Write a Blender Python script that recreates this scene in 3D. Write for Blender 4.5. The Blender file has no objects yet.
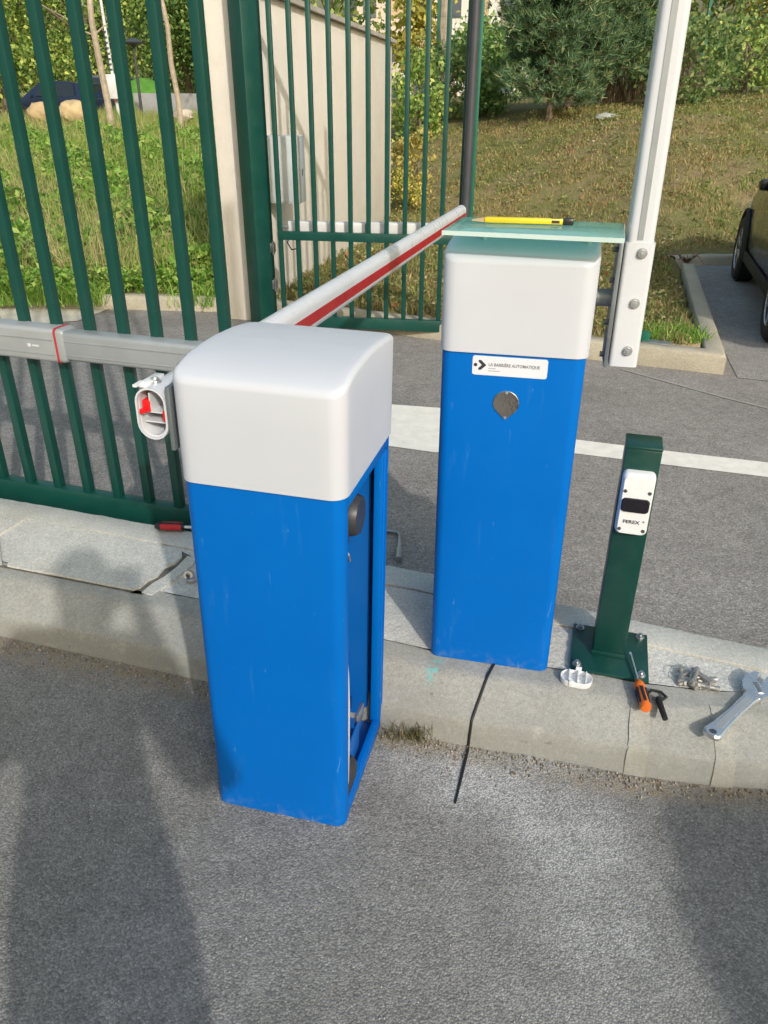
import bpy, bmesh, math, random
import numpy as np
from mathutils import Vector, Matrix, Euler

random.seed(7); RNG = np.random.default_rng(11)
S = bpy.context.scene
COL = S.collection
R = math.radians

# ------------------------------------------------------------------ helpers
def tag(o, label=None, cat=None, group=None, kind=None):
    if label: o['label'] = label
    if cat: o['category'] = cat
    if group: o['group'] = group
    if kind: o['kind'] = kind
    return o

def thing(name, label, cat, loc=(0, 0, 0), rz=0.0, group=None, mat=None):
    o = bpy.data.objects.new(name, None); COL.objects.link(o)
    o.empty_display_size = 0.1
    if mat is not None: o.matrix_world = mat
    else:
        o.location = loc; o.rotation_euler = (0, 0, rz)
    return tag(o, label, cat, group)

def copy_tree(o, parent=None):
    c = o.copy(); COL.objects.link(c)
    if parent: c.parent = parent
    for ch in list(o.children): copy_tree(ch, c)
    return c

class MB:
    """collects shapes, links them as ONE mesh object"""
    def __init__(s): s.bm = bmesh.new()
    def _xf(s, vs, M):
        if M is not None: bmesh.ops.transform(s.bm, matrix=M, verts=vs)
        return s
    def box(s, c, size, M=None, bev=0.0, seg=2):
        r = bmesh.ops.create_cube(s.bm, size=1.0); vs = r['verts']
        bmesh.ops.scale(s.bm, vec=size, verts=vs)
        bmesh.ops.translate(s.bm, vec=c, verts=vs)
        if bev > 0:
            es = list({e for v in vs for e in v.link_edges})
            b = bmesh.ops.bevel(s.bm, geom=es, offset=bev, segments=seg, affect='EDGES', profile=0.5)
            vs = list({v for f in b['faces'] for v in f.verts} | {v for v in vs if v.is_valid})
        return s._xf(vs, M)
    def loft(s, rings, closed=True, cap0=True, cap1=True, M=None):
        rows = [[s.bm.verts.new(p) for p in ring] for ring in rings]
        n = len(rows[0])
        for a, b in zip(rows, rows[1:]):
            for i in range(n if closed else n - 1):
                j = (i + 1) % n
                s.bm.faces.new((a[i], a[j], b[j], b[i]))
        if cap0 and closed: s.bm.faces.new(list(reversed(rows[0])))
        if cap1 and closed: s.bm.faces.new(rows[-1])
        return s._xf([v for r in rows for v in r], M)
    def prism(s, pts, z0, z1, M=None):
        return s.loft([[(x, y, z0) for x, y in pts], [(x, y, z1) for x, y in pts]], M=M)
    def tube(s, path, rad, n=8, M=None, cap=True):
        path = [Vector(p) for p in path]
        if not isinstance(rad, (list, tuple)): rad = [rad] * len(path)
        rings = []; prev = None
        for i, p in enumerate(path):
            t = (path[min(i + 1, len(path) - 1)] - path[max(i - 1, 0)])
            if t.length < 1e-9: t = Vector((0, 0, 1))
            t.normalize()
            if prev is None:
                a = Vector((0, 0, 1)) if abs(t.z) < .9 else Vector((1, 0, 0))
                u = t.cross(a).normalized()
            else:
                u = (prev - t * prev.dot(t)).normalized()
            prev = u; w = t.cross(u)
            rings.append([p + (u * math.cos(2 * math.pi * k / n) + w * math.sin(2 * math.pi * k / n)) * rad[i] for k in range(n)])
        return s.loft(rings, cap0=cap, cap1=cap, M=M)
    def cyl(s, a, b, r0, r1=None, n=20, M=None):
        return s.tube([a, b], [r0, r0 if r1 is None else r1], n=n, M=M)
    def lathe(s, prof, n=24, M=None):
        rings = [[(r * math.cos(2 * math.pi * k / n), r * math.sin(2 * math.pi * k / n), z) for k in range(n)] for r, z in prof]
        return s.loft(rings, M=M)
    def build(s, name, mat, parent=None, smooth=35, loc=None):
        bmesh.ops.recalc_face_normals(s.bm, faces=s.bm.faces)
        me = bpy.data.meshes.new(name); s.bm.to_mesh(me); s.bm.free()
        return mesh_obj(name, me, mat, parent, smooth, loc)

def mesh_obj(name, me, mat, parent=None, smooth=35, loc=None):
    if smooth:
        me.polygons.foreach_set('use_smooth', [True] * len(me.polygons))
        if smooth < 180: me.set_sharp_from_angle(angle=R(smooth))
    o = bpy.data.objects.new(name, me); COL.objects.link(o)
    if mat:
        for m in (mat if isinstance(mat, (list, tuple)) else [mat]): me.materials.append(m)
    if parent: o.parent = parent
    if loc: o.location = loc
    return o

def np_mesh(name, V, F, mat, parent=None, smooth=0):
    """V (n,3), F (m,k) arrays"""
    me = bpy.data.meshes.new(name)
    V = np.asarray(V, np.float32); F = np.asarray(F, np.int32); k = F.shape[1]
    me.vertices.add(len(V)); me.vertices.foreach_set('co', V.ravel())
    me.loops.add(F.size); me.loops.foreach_set('vertex_index', F.ravel())
    me.polygons.add(len(F)); me.polygons.foreach_set('loop_start', np.arange(0, F.size, k, dtype=np.int32))
    me.update(calc_edges=True)
    return mesh_obj(name, me, mat, parent, smooth)

def rrect(w, d, r, n=6, cx=0, cy=0, sub=1):
    """rounded rectangle outline, counter-clockwise, straight sides split in sub"""
    pts = []
    cs = [(w / 2 - r, d / 2 - r, 0), (-w / 2 + r, d / 2 - r, 90), (-w / 2 + r, -d / 2 + r, 180), (w / 2 - r, -d / 2 + r, 270)]
    for q, (x, y, a0) in enumerate(cs):
        arc = [(x + r * math.cos(R(a0 + 90 * k / n)), y + r * math.sin(R(a0 + 90 * k / n))) for k in range(n + 1)]
        pts += arc
        x2, y2, a2 = cs[(q + 1) % 4]
        nx, ny = x2 + r * math.cos(R(a2)), y2 + r * math.sin(R(a2))
        for k in range(1, sub):
            t = k / sub; pts.append((arc[-1][0] * (1 - t) + nx * t, arc[-1][1] * (1 - t) + ny * t))
    return [(x + cx, y + cy) for x, y in pts]

def text_obj(name, body, size, mat, parent, M, align='LEFT', bold=0.0, sx=1.0, thick=0.0006):
    cu = bpy.data.curves.new(name, 'FONT'); cu.body = body; cu.size = size
    cu.align_x = align; cu.align_y = 'CENTER'; cu.offset = bold; cu.extrude = thick / 2
    cu.resolution_u = 3
    tmp = bpy.data.objects.new(name, cu); COL.objects.link(tmp)
    dg = bpy.context.evaluated_depsgraph_get()
    me = bpy.data.meshes.new_from_object(tmp.evaluated_get(dg))
    bpy.data.objects.remove(tmp); bpy.data.curves.remove(cu)
    me.name = name
    me.transform(M @ Matrix.Diagonal((sx, 1, 1, 1)))
    me.materials.clear()
    return mesh_obj(name, me, mat, parent, 0)

# ------------------------------------------------------------------ materials
class NT:
    def __init__(s, name):
        s.m = bpy.data.materials.new(name); s.m.use_nodes = True
        s.t = s.m.node_tree; s.n = s.t.nodes; s.l = s.t.links
        s.b = s.n['Principled BSDF']; s.out = s.n['Material Output']
        s._co = None
    def add(s, t, **kw):
        nd = s.n.new(t)
        for k, v in kw.items():
            if k in nd.inputs: nd.inputs[k].default_value = v
            else: setattr(nd, k, v)
        return nd
    def link(s, a, b): s.l.new(a, b)
    @property
    def co(s):
        if s._co is None: s._co = s.add('ShaderNodeTexCoord').outputs['Object']
        return s._co
    def geo(s): return s.add('ShaderNodeNewGeometry')
    def noise(s, scale, detail=4, rough=.55, co=None, dist=0.0):
        nd = s.add('ShaderNodeTexNoise', Scale=scale, Detail=detail, Roughness=rough, Distortion=dist)
        s.link(co or s.co, nd.inputs['Vector']); return nd.outputs['Fac']
    def voro(s, scale, feature='F1', out='Distance', co=None):
        nd = s.add('ShaderNodeTexVoronoi', feature=feature, Scale=scale)
        s.link(co or s.co, nd.inputs['Vector']); return nd.outputs[out]
    def ramp(s, fac, stops, interp='LINEAR'):
        nd = s.add('ShaderNodeValToRGB'); cr = nd.color_ramp; cr.interpolation = interp
        while len(cr.elements) < len(stops): cr.elements.new(.5)
        for e, (p, c) in zip(cr.elements, stops):
            e.position = p; e.color = (c, c, c, 1) if isinstance(c, (int, float)) else (*c, 1)
        s.link(fac, nd.inputs['Fac']); return nd.outputs['Color']
    def mix(s, fac, a, b, mode='MIX'):
        nd = s.add('ShaderNodeMix', data_type='RGBA', blend_type=mode)
        for sock, v in ((nd.inputs['Factor'], fac), (nd.inputs[6], a), (nd.inputs[7], b)):
            if isinstance(v, (int, float)) and sock.type == 'VALUE': sock.default_value = v
            elif isinstance(v, (int, float)): sock.default_value = (v, v, v, 1)
            elif isinstance(v, (tuple, list)): sock.default_value = (*v, 1)
            else: s.link(v, sock)
        return nd.outputs[2]
    def math(s, op, a, b=0.0):
        nd = s.add('ShaderNodeMath', operation=op)
        for i, v in enumerate((a, b)):
            if isinstance(v, (int, float)): nd.inputs[i].default_value = v
            else: s.link(v, nd.inputs[i])
        return nd.outputs[0]
    def blob(s, center, size, rot=0.0):
        """1 at the centre falling to 0 at the rim of an ellipse on the ground"""
        mp = s.add('ShaderNodeMapping', vector_type='TEXTURE')
        mp.inputs['Location'].default_value = center; mp.inputs['Rotation'].default_value = (0, 0, rot)
        mp.inputs['Scale'].default_value = size
        s.link(s.co, mp.inputs['Vector'])
        g = s.add('ShaderNodeTexGradient', gradient_type='SPHERICAL'); s.link(mp.outputs[0], g.inputs[0])
        return g.outputs['Fac']
    def bump(s, h, dist=.002, strength=1.0, prev=None):
        nd = s.add('ShaderNodeBump', Strength=strength, Distance=dist)
        s.link(h, nd.inputs['Height'])
        if prev: s.link(prev, nd.inputs['Normal'])
        return nd.outputs['Normal']
    def fin(s, col=None, rough=.5, metal=0, normal=None, spec=None, coat=0):
        b = s.b
        if col is not None:
            if isinstance(col, tuple): b.inputs['Base Color'].default_value = (*col, 1)
            else: s.link(col, b.inputs['Base Color'])
        if isinstance(rough, (int, float)): b.inputs['Roughness'].default_value = rough
        else: s.link(rough, b.inputs['Roughness'])
        b.inputs['Metallic'].default_value = metal
        if spec is not None: b.inputs['Specular IOR Level'].default_value = spec
        if coat: b.inputs['Coat Weight'].default_value = coat; b.inputs['Coat Roughness'].default_value = .15
        if normal: s.link(normal, b.inputs['Normal'])
        return s.m

def paint(name, c, rough=.4, var=.10, vs=6, metal=0, bump=.0002, bs=120, coat=0, dust=.0, dustc=(.45, .42, .37), spec=None):
    t = NT(name)
    f = t.noise(vs, 5)
    lo = tuple(x * (1 - var) for x in c); hi = tuple(min(1, x * (1 + var) + .004) for x in c)
    col = t.ramp(f, [(.3, lo), (.7, hi)])
    if dust:
        d = t.ramp(t.noise(vs * 3.1, 7, .7), [(.52, 0.0), (.8, dust)])
        col = t.mix(d, col, dustc)
    rg = t.ramp(t.noise(vs * 2.3, 4), [(.3, max(.05, rough - .08)), (.7, min(1, rough + .1))])
    return t.fin(col, rg, metal, t.bump(t.noise(bs, 3), bump) if bump else None, coat=coat, spec=spec)

def asphalt(name, base=(.17, .165, .158), fore=False):
    t = NT(name)
    vs_ = 210 if fore else 150
    cell = t.voro(vs_, out='Color'); dist = t.voro(vs_)
    bw = t.add('ShaderNodeSeparateColor'); t.link(cell, bw.inputs[0])
    sp = t.ramp(bw.outputs[0], [(0, .72), (.45, .95), (.8, 1.08), (.97, 1.38)])
    big = t.ramp(t.noise(1.3, 7, .65), [(.3, .80), (.5, 1.0), (.7, 1.16)])
    mid = t.ramp(t.noise(14, 5, .65), [(.3, .86), (.7, 1.13)])
    c = t.mix(1.0, base, sp, 'MULTIPLY'); c = t.mix(1.0, c, big, 'MULTIPLY'); c = t.mix(1.0, c, mid, 'MULTIPLY')
    pits = t.ramp(dist, [(.0, 1.0), (.55, .93), (.85, .6)])
    c = t.mix(1.0, c, pits, 'MULTIPLY')
    # little pale grains
    gr = t.ramp(t.voro(38), [(.05, 1.0), (.09, 0.0)])
    gsel = t.ramp(t.noise(21, 2), [(.60, 0.0), (.66, .5)])
    c = t.mix(t.math('MULTIPLY', gr, gsel), c, (.5, .47, .42))
    if fore:
        sp2 = t.ramp(t.noise(90, 4, .7), [(.32, 0.1), (.58, 1.0)])
        cl = t.ramp(t.noise(6, 5, .65), [(.35, 0.25), (.62, 1.0)])
        for (ctr, size, rot, amt) in (((.36, 1.44, 0), (.36, .24, 1), R(-30), 1.0), ((.47, 1.18, 0), (.20, .34, 1), R(14), .6),
                                      ((.17, 1.50, 0), (.26, .14, 1), R(-18), .8), ((.42, 1.0, 0), (.32, .5, 1), 0, .28)):
            m = t.ramp(t.blob(ctr, size, rot), [(.0, 0.0), (.55, amt)])
            m = t.math('MULTIPLY', t.math('MULTIPLY', m, t.math('MULTIPLY', sp2, t.ramp(dist, [(.12, 1.0), (.62, .25)]))), cl)
            c = t.mix(m, c, (.72, .71, .69))
        soil = t.ramp(t.noise(24, 6, .7), [(.38, 0.0), (.62, 1.0)])
        for (ctr, size, rot) in (((-1.2, 2.03, 0), (.95, .12, 1), R(-17)), ((-.45, 1.80, 0), (.6, .08, 1), R(-18)), ((.12, 1.60, 0), (.3, .06, 1), R(-15)), ((.8, 1.445, 0), (.5, .06, 1), R(-6))):
            m = t.ramp(t.blob(ctr, size, rot), [(.0, 0.0), (.6, .75)])
            c = t.mix(t.math('MULTIPLY', m, soil), c, (.30, .235, .155))
    else:
        sc = t.ramp(t.noise(2.2, 8, .75), [(.62, 0.0), (.72, .25)])
        c = t.mix(sc, c, (.36, .33, .28))
    h = t.math('ADD', t.math('MULTIPLY', t.ramp(dist, [(0, 1.0), (.75, 0.0)]), 1.0), t.math('MULTIPLY', t.noise(60, 4), .8))
    return t.fin(c, .82, 0, t.bump(h, .0015 if fore else .0014), spec=.35)

def concrete(name, base, rough_top=False, kerb=False):
    t = NT(name)
    c = t.ramp(t.noise(2.6, 7, .65), [(.28, tuple(x * .80 for x in base)), (.55, base), (.75, tuple(min(1, x * 1.12) for x in base))])
    st = t.ramp(t.noise(9, 6, .7), [(.5, 0.0), (.75, .45)])
    c = t.mix(st, c, (base[0] * .74, base[1] * .72, base[2] * .62))
    pt = t.ramp(t.voro(95), [(.04, .55), (.12, 1.0)])
    ps = t.ramp(t.noise(40, 2), [(.5, 0.0), (.6, 1.0)])
    c = t.mix(ps, c, t.mix(1.0, c, pt, 'MULTIPLY'))
    fine = t.ramp(t.noise(260, 3, .7), [(.3, .74), (.7, 1.18)])
    c = t.mix(1.0, c, fine, 'MULTIPLY')
    c = t.mix(1.0, c, t.ramp(t.noise(95, 4, .7), [(.32, .84), (.68, 1.12)]), 'MULTIPLY')
    if kerb:
        sx = t.add('ShaderNodeSeparateXYZ'); t.link(t.co, sx.inputs[0])
        zz = t.math('ADD', sx.outputs[2], t.math('MULTIPLY', t.math('SUBTRACT', t.noise(7, 6, .7), .5), .10))
        c = t.mix(t.ramp(zz, [(.05, .55), (.125, 0.0)]), c, (base[0] * .66, base[1] * .67, base[2] * .66))  # grime low on the face; also paints its shade against the paler slope
        drip = t.ramp(t.noise(16, 7, .75), [(.55, 0.0), (.75, .5)])
        c = t.mix(drip, c, (base[0] * 1.35, base[1] * 1.34, base[2] * 1.28))
        chips = t.ramp(t.noise(33, 4, .6), [(.68, 0.0), (.71, .7)])
        c = t.mix(chips, c, (base[0] * .45, base[1] * .43, base[2] * .4))
        m = t.math('MULTIPLY', t.ramp(t.blob((.150, 1.765, .13), (.022, .075, .2), R(-20)), [(0, 0.0), (.5, 1.0)]), t.ramp(t.noise(60, 5, .7), [(.46, 0.0), (.56, .8)]))
        c = t.mix(m, c, (.12, .52, .50))
    h = t.noise(70, 6, .75)
    n = t.bump(h, .007 if rough_top else .002)
    if rough_top:
        sp = t.ramp(t.voro(120), [(.10, .62), (.4, 1.05)]); c = t.mix(t.ramp(t.noise(30, 4, .7), [(.4, 0.0), (.6, .8)]), c, t.mix(1.0, c, sp, 'MULTIPLY'))
    return t.fin(c, .85, 0, n, spec=.3)

def leafy(name, stops, trans=.35, rough=.55, patch=None, pscale=.5):
    t = NT(name)
    g = t.geo()
    c = t.ramp(g.outputs['Random Per Island'], stops)
    if patch:
        p = t.ramp(t.noise(pscale, 5, .6, co=g.outputs['Position']), [(.5, 0.0), (.62, 1.0)])
        c2 = t.ramp(g.outputs['Random Per Island'], patch)
        c = t.mix(p, c, c2)
        q = t.ramp(t.noise(7.0, 5, .7, co=g.outputs['Position']), [(.3, .66), (.5, 1.0), (.72, 1.36)])
        c = t.mix(1.0, c, q, 'MULTIPLY')
    t.fin(c, rough, spec=.3)
    tr = t.add('ShaderNodeBsdfTranslucent'); t.link(c, tr.inputs['Color'])
    mx = t.add('ShaderNodeMixShader'); mx.inputs[0].default_value = trans
    t.link(t.b.outputs[0], mx.inputs[1]); t.link(tr.outputs[0], mx.inputs[2]); t.link(mx.outputs[0], t.out.inputs['Surface'])
    return t.m

def soil_mat():
    t = NT('soil_and_thatch')
    g = t.geo().outputs['Position']
    c = t.ramp(t.noise(7, 8, .7, co=g), [(.25, (0.150, 0.112, 0.063)), (.45, (0.300, 0.232, 0.128)), (.6, (0.225, 0.210, 0.090)), (.78, (0.480, 0.375, 0.210))])
    gr = t.ramp(t.noise(.8, 6, .65, co=g), [(.42, 0.0), (.62, .75)])
    c = t.mix(gr, c, t.ramp(t.noise(19, 5, .7, co=g), [(.3, (0.075, 0.112, 0.030)), (.7, (0.225, 0.240, 0.075))]))
    return t.fin(c, .95, 0, t.bump(t.noise(30, 6, .75, co=g), .03), spec=.15)

def glassy(name, tint, k=.5, rough=.12):
    t = NT(name)
    t.fin(tint, rough, spec=.6)
    tr = t.add('ShaderNodeBsdfTransparent'); tr.inputs['Color'].default_value = (*tint, 1)
    mx = t.add('ShaderNodeMixShader'); mx.inputs[0].default_value = k
    t.link(t.b.outputs[0], mx.inputs[1]); t.link(tr.outputs[0], mx.inputs[2]); t.link(mx.outputs[0], t.out.inputs['Surface'])
    return t.m

def brushed_marker():
    """steel with fine scratches"""
    t = NT('worn_steel')
    f = t.noise(160, 4, .7)
    c = t.ramp(t.noise(18, 5), [(.3, (.36, .37, .38)), (.7, (.60, .61, .63))])
    return t.fin(c, t.ramp(f, [(.3, .25), (.7, .5)]), .9, t.bump(f, .0002))

m_asphalt_f = asphalt('asphalt_coarse', (.270, .258, .240), True)
m_asphalt_b = asphalt('asphalt_worn', (.300, .280, .260))
m_asphalt_p = asphalt('asphalt_parking', (.34, .325, .305))
m_line = paint('road_paint_white', (.80, .77, .70), .75, .08, 14, dust=.22, dustc=(.32, .30, .27), bump=.0015, bs=150)
m_kerb = concrete('concrete_kerb', (.385, .382, .352), kerb=True)
m_kerb2 = concrete('concrete_back_kerb', (.65, .635, .575))
m_infill = concrete('concrete_infill_rough', (.72, .71, .665), True)
m_slab = concrete('concrete_slab_rough', (.71, .70, .65), True)
m_mortar = concrete('mortar_pale', (.43, .42, .375), kerb=True)
m_islkerb = concrete('concrete_island_kerb', (.46, .42, .33))
m_soil = soil_mat()
def blue_mat():
    t = NT('blue_powder_coat')
    c = t.ramp(t.noise(3, 5), [(.3, (.0, .128, .505)), (.7, (.0, .142, .54))])
    mp = t.add('ShaderNodeMapping'); mp.inputs['Scale'].default_value = (1, 1, .16); t.link(t.co, mp.inputs['Vector'])
    sm = t.ramp(t.noise(26, 6, .7, co=mp.outputs[0]), [(.60, 0.0), (.76, .16)])
    c = t.mix(sm, c, (.12, .27, .56))
    sc = t.ramp(t.noise(70, 3, .6, co=mp.outputs[0], dist=.6), [(.69, 0.0), (.72, .22)])
    c = t.mix(sc, c, (.25, .38, .62))
    sx = t.add('ShaderNodeSeparateXYZ'); t.link(t.co, sx.inputs[0])
    ft = t.ramp(sx.outputs[2], [(.0, .42), (.045, 0.0)])
    du = t.math('MULTIPLY', ft, t.ramp(t.noise(48, 6, .7), [(.48, 0.0), (.72, 1.0)]))
    c = t.mix(du, c, (.24, .28, .34))
    rg = t.ramp(t.noise(9, 5), [(.3, .40), (.7, .56)])
    return t.fin(c, rg, 0, t.bump(t.noise(500, 2), .0001), spec=.14)
m_blue = blue_mat()
m_bluein = paint('blue_powder_coat_inside', (.0, .115, .44), .42, .05, 3)
def hood_mat():
    t = NT('white_fibreglass')
    c = t.ramp(t.noise(4, 5), [(.3, (.565, .59, .645)), (.7, (.585, .61, .665))])
    mp = t.add('ShaderNodeMapping'); mp.inputs['Scale'].default_value = (1, 1, .12); t.link(t.co, mp.inputs['Vector'])
    c = t.mix(t.ramp(t.noise(30, 6, .7, co=mp.outputs[0]), [(.6, 0.0), (.8, .08)]), c, (.45, .45, .46))
    c = t.mix(t.ramp(t.noise(55, 5, .75), [(.66, 0.0), (.74, .25)]), c, (.42, .41, .40))
    return t.fin(c, t.ramp(t.noise(14, 4), [(.3, .38), (.7, .52)]), 0, t.bump(t.noise(300, 3), .00015))
m_hood = hood_mat()
m_white = paint('white_lacquer', (.63, .65, .69), .3, .03, 3)
m_red = paint('red_stripe', (.42, .012, .02), .4, .1)
m_redhot = paint('red_plastic', (.75, .01, .012), .35, .1)
m_green = paint('green_gate_paint', (.003, .058, .045), .36, .12, 4, dust=.10, dustc=(.12, .2, .17), bump=.0002)
m_greend = paint('green_post_paint', (.003, .048, .038), .34, .12, 4, dust=.14, dustc=(.13, .2, .16))
m_greenfar = paint('green_fence_paint', (.008, .12, .075), .5, .1)
m_galv = brushed_marker()
m_steelgrey = paint('zinc_grey_steel', (.20, .225, .24), .42, .15, 16, metal=.4, dust=.2)
m_ram = paint('grey_cast_housing', (.36, .385, .40), .42, .06, 9, metal=.25)
m_ramw = paint('pale_grey_housing', (.66, .68, .70), .45, .06, 9)
m_darkpost = paint('anthracite_post', (.055, .06, .07), .38, .12, 6)
m_black = paint('black_plastic', (.018, .018, .02), .35, .15, 20)
m_rubber = paint('black_rubber', (.012, .012, .012), .7, .2, 20)
m_dkgrey = paint('dark_grey_casting', (.035, .036, .04), .45, .15, 20)
m_orange = paint('orange_plastic', (.72, .16, .02), .4, .08, 30)
m_yellow = paint('yellow_lacquer', (.80, .58, .02), .35, .05, 20)
m_wood = paint('bare_wood', (.55, .40, .22), .6, .1, 20)
m_chrome = paint('chrome_steel', (.66, .68, .70), .28, .08, 30, metal=.8)
m_bolt = paint('dull_bolt_steel', (.46, .44, .41), .42, .2, 60, metal=.7)
m_ink = paint('dark_ink', (.03, .03, .045), .5, .05)
m_inkgrey = paint('grey_ink', (.22, .22, .25), .5, .05)
m_lens = paint('dark_lens', (.008, .006, .012), .08, .1, coat=.5)
m_plast = paint('white_plastic', (.80, .81, .82), .3, .03)
m_mirror = paint('polished_steel', (.60, .56, .52), .12, .05, 8, metal=1.0)
m_cableblk = paint('black_cable', (.008, .008, .009), .5, .1)
m_render = None
def render_mat():
    t = NT('cream_render')
    c = t.ramp(t.noise(1.6, 6, .6), [(.3, (.73, .68, .60)), (.7, (.81, .76, .68))])
    st = t.ramp(t.noise(5, 6, .7), [(.55, 0.0), (.8, .25)])
    c = t.mix(st, c, (.48, .41, .31))
    mp = t.add('ShaderNodeMapping'); mp.inputs['Scale'].default_value = (1, 1, .08); t.link(t.co, mp.inputs['Vector'])
    c = t.mix(t.ramp(t.noise(5, 6, .7, co=mp.outputs[0]), [(.6, 0.0), (.85, .12)]), c, (.42, .38, .31))
    return t.fin(c, .9, 0, t.bump(t.noise(160, 4, .7), .004), spec=.2)
m_render = render_mat()
m_cap = paint('grey_coping', (.44, .41, .37), .8, .12, 6, bump=.001)
m_bark = paint('grey_brown_bark', (.20, .155, .115), .9, .35, 9, bump=.01, bs=40)
m_barkp = paint('pale_dead_bark', (.42, .35, .27), .9, .3, 6, bump=.008, bs=40)
m_rock = paint('ochre_rock', (.48, .36, .20), .9, .3, 3, bump=.02, bs=12)
m_brush = paint('brushwood', (.24, .18, .125), .9, .4, 30, bump=.006, bs=60)

# ------------------------------------------------------------------ world, sun
AZ = math.atan2(.378, -.926)          # towards the sun, on the ground (x, y)
EL = R(30.5)
w = bpy.data.worlds.new('World'); S.world = w; w.use_nodes = True
nt = w.node_tree; bg = nt.nodes['Background']
sky = nt.nodes.new('ShaderNodeTexSky'); sky.sky_type = 'NISHITA'; sky.sun_disc = False
sky.sun_elevation = EL; sky.sun_rotation = math.atan2(.378, -.926)
sky.air_density = 2.6; sky.dust_density = 7.0; sky.ozone_density = 6.0
nt.links.new(sky.outputs[0], bg.inputs[0]); bg.inputs[1].default_value = .15
sd = bpy.data.lights.new('sun', 'SUN'); sd.energy = 2.0; sd.angle = R(1.0); sd.color = (1.0, .965, .915)
so = bpy.data.objects.new('sun', sd); COL.objects.link(so)
d = Vector((.378, -.926, math.tan(EL))).normalized()
so.rotation_euler = d.to_track_quat('Z', 'Y').to_euler()

# ------------------------------------------------------------------ camera
F, PITCH, ROLL, H = 764.77, .48614, .00645, 1.5859
fwd = Vector((0, math.cos(PITCH), -math.sin(PITCH))); rt = Vector((1, 0, 0)); up = rt.cross(fwd)
r2 = rt * math.cos(ROLL) + up * math.sin(ROLL); u2 = up * math.cos(ROLL) - rt * math.sin(ROLL)
cd = bpy.data.cameras.new('camera'); cam = bpy.data.objects.new('camera', cd); COL.objects.link(cam)
Mc = Matrix((r2, u2, -fwd)).transposed().to_4x4(); Mc.translation = (0, 0, H); cam.matrix_world = Mc
cd.sensor_fit = 'VERTICAL'; cd.sensor_height = 36; cd.lens = F / 1024 * 36
cd.clip_start = .02; cd.clip_end = 2000
S.camera = cam
S.view_settings.view_transform = 'Standard'; S.view_settings.look = 'None'
S.view_settings.exposure = 0.30; S.view_settings.gamma = 1
S.render.engine = 'CYCLES'

# ------------------------------------------------------------------ ground
KERB = np.array([(-60, 7.05), (-6, 7.02), (-1.35, 6.80), (2.27, 5.06), (3.25, 8.6), (3.45, 9.2), (9, 9.62), (60, 12)], float)
FOOT = np.array([(-1.2, 13.2), (.2, 12.0), (1.4, 10.9), (3.3, 9.35), (9, 9.8), (60, 12.3)], float)
def seg_dist(X, Y, PL):
    """signed distance to a polyline (positive on its far side)"""
    best = np.full(X.shape, 1e9); sgn = np.zeros(X.shape)
    for (ax, ay), (bx, by) in zip(PL[:-1], PL[1:]):
        dx, dy = bx - ax, by - ay; L2 = dx * dx + dy * dy
        t = np.clip(((X - ax) * dx + (Y - ay) * dy) / L2, 0, 1)
        px, py = ax + t * dx, ay + t * dy
        dd = np.hypot(X - px, Y - py); s = np.sign(dx * (Y - ay) - dy * (X - ax))
        upd = dd < best - 1e-9
        sgn = np.where(upd, s, sgn); best = np.where(upd, dd, best)
    return best * np.where(sgn == 0, 1, sgn)
def inside_paved(X, Y):
    poly = np.vstack([KERB, [(60, -60), (-60, -60)]])
    ins = np.zeros(X.shape, bool); n = len(poly)
    for i in range(n):
        x1, y1 = poly[i]; x2, y2 = poly[(i + 1) % n]
        if y1 == y2: continue
        c = ((y1 > Y) != (y2 > Y)) & (X < (x2 - x1) * (Y - y1) / (y2 - y1) + x1)
        ins ^= c
    return ins
def terrain(X, Y):
    X = np.asarray(X, float); Y = np.asarray(Y, float)
    dk = np.abs(seg_dist(X, Y, KERB))
    df = np.maximum(0, seg_dist(X, Y, FOOT))
    bank = 1.5 * np.tanh(df * .30) + .012 * df + .05 * np.clip(X - 2, 0, 6) * np.clip(df / 4, 0, 1)
    left = 1.16 * (1 - np.exp(-np.maximum(0, Y - 7.0) / 9.0))
    wL = 1 / (1 + np.exp((X + 1.55) * 9))
    z = .11 + bank * (1 - wL) + left * wL
    z += (.035 * np.sin(X * 1.7 + .6 * Y) + .03 * np.sin(Y * 2.3 - X * .8)) * np.clip(dk / 2.0, 0, 1)
    z = np.where(inside_paved(X, Y) | (dk < .08), -.06, z)
    return z
def axis(lo, a, b, hi, fine):
    mid = np.arange(a, b, fine)
    out = []; st = fine
    p = b
    while p < hi: out.append(p); st *= 1.35; p += st
    out.append(hi)
    left = []; st = fine; p = a
    while p > lo:
        p -= st; st *= 1.35; left.append(max(p, lo))
    return np.array(left[::-1] + list(mid) + out)
gx = axis(-600, -6, 8, 600, .14); gy = axis(-300, 4.6, 15, 900, .14)
GX, GY = np.meshgrid(gx, gy)
GZ = terrain(GX, GY)
V = np.stack([GX.ravel(), GY.ravel(), GZ.ravel()], 1)
nx, ny = len(gx), len(gy)
ii = np.arange(nx * ny).reshape(ny, nx)
Fq = np.stack([ii[:-1, :-1].ravel(), ii[:-1, 1:].ravel(), ii[1:, 1:].ravel(), ii[1:, :-1].ravel()], 1)
tag(np_mesh('ground', V, Fq, m_soil, smooth=180), kind='structure')

def sheet(name, pts, z, mat):
    mb = MB(); mb.bm.faces.new([mb.bm.verts.new((x, y, z)) for x, y in pts])
    return tag(mb.build(name, mat, smooth=0), kind='structure')
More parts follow.
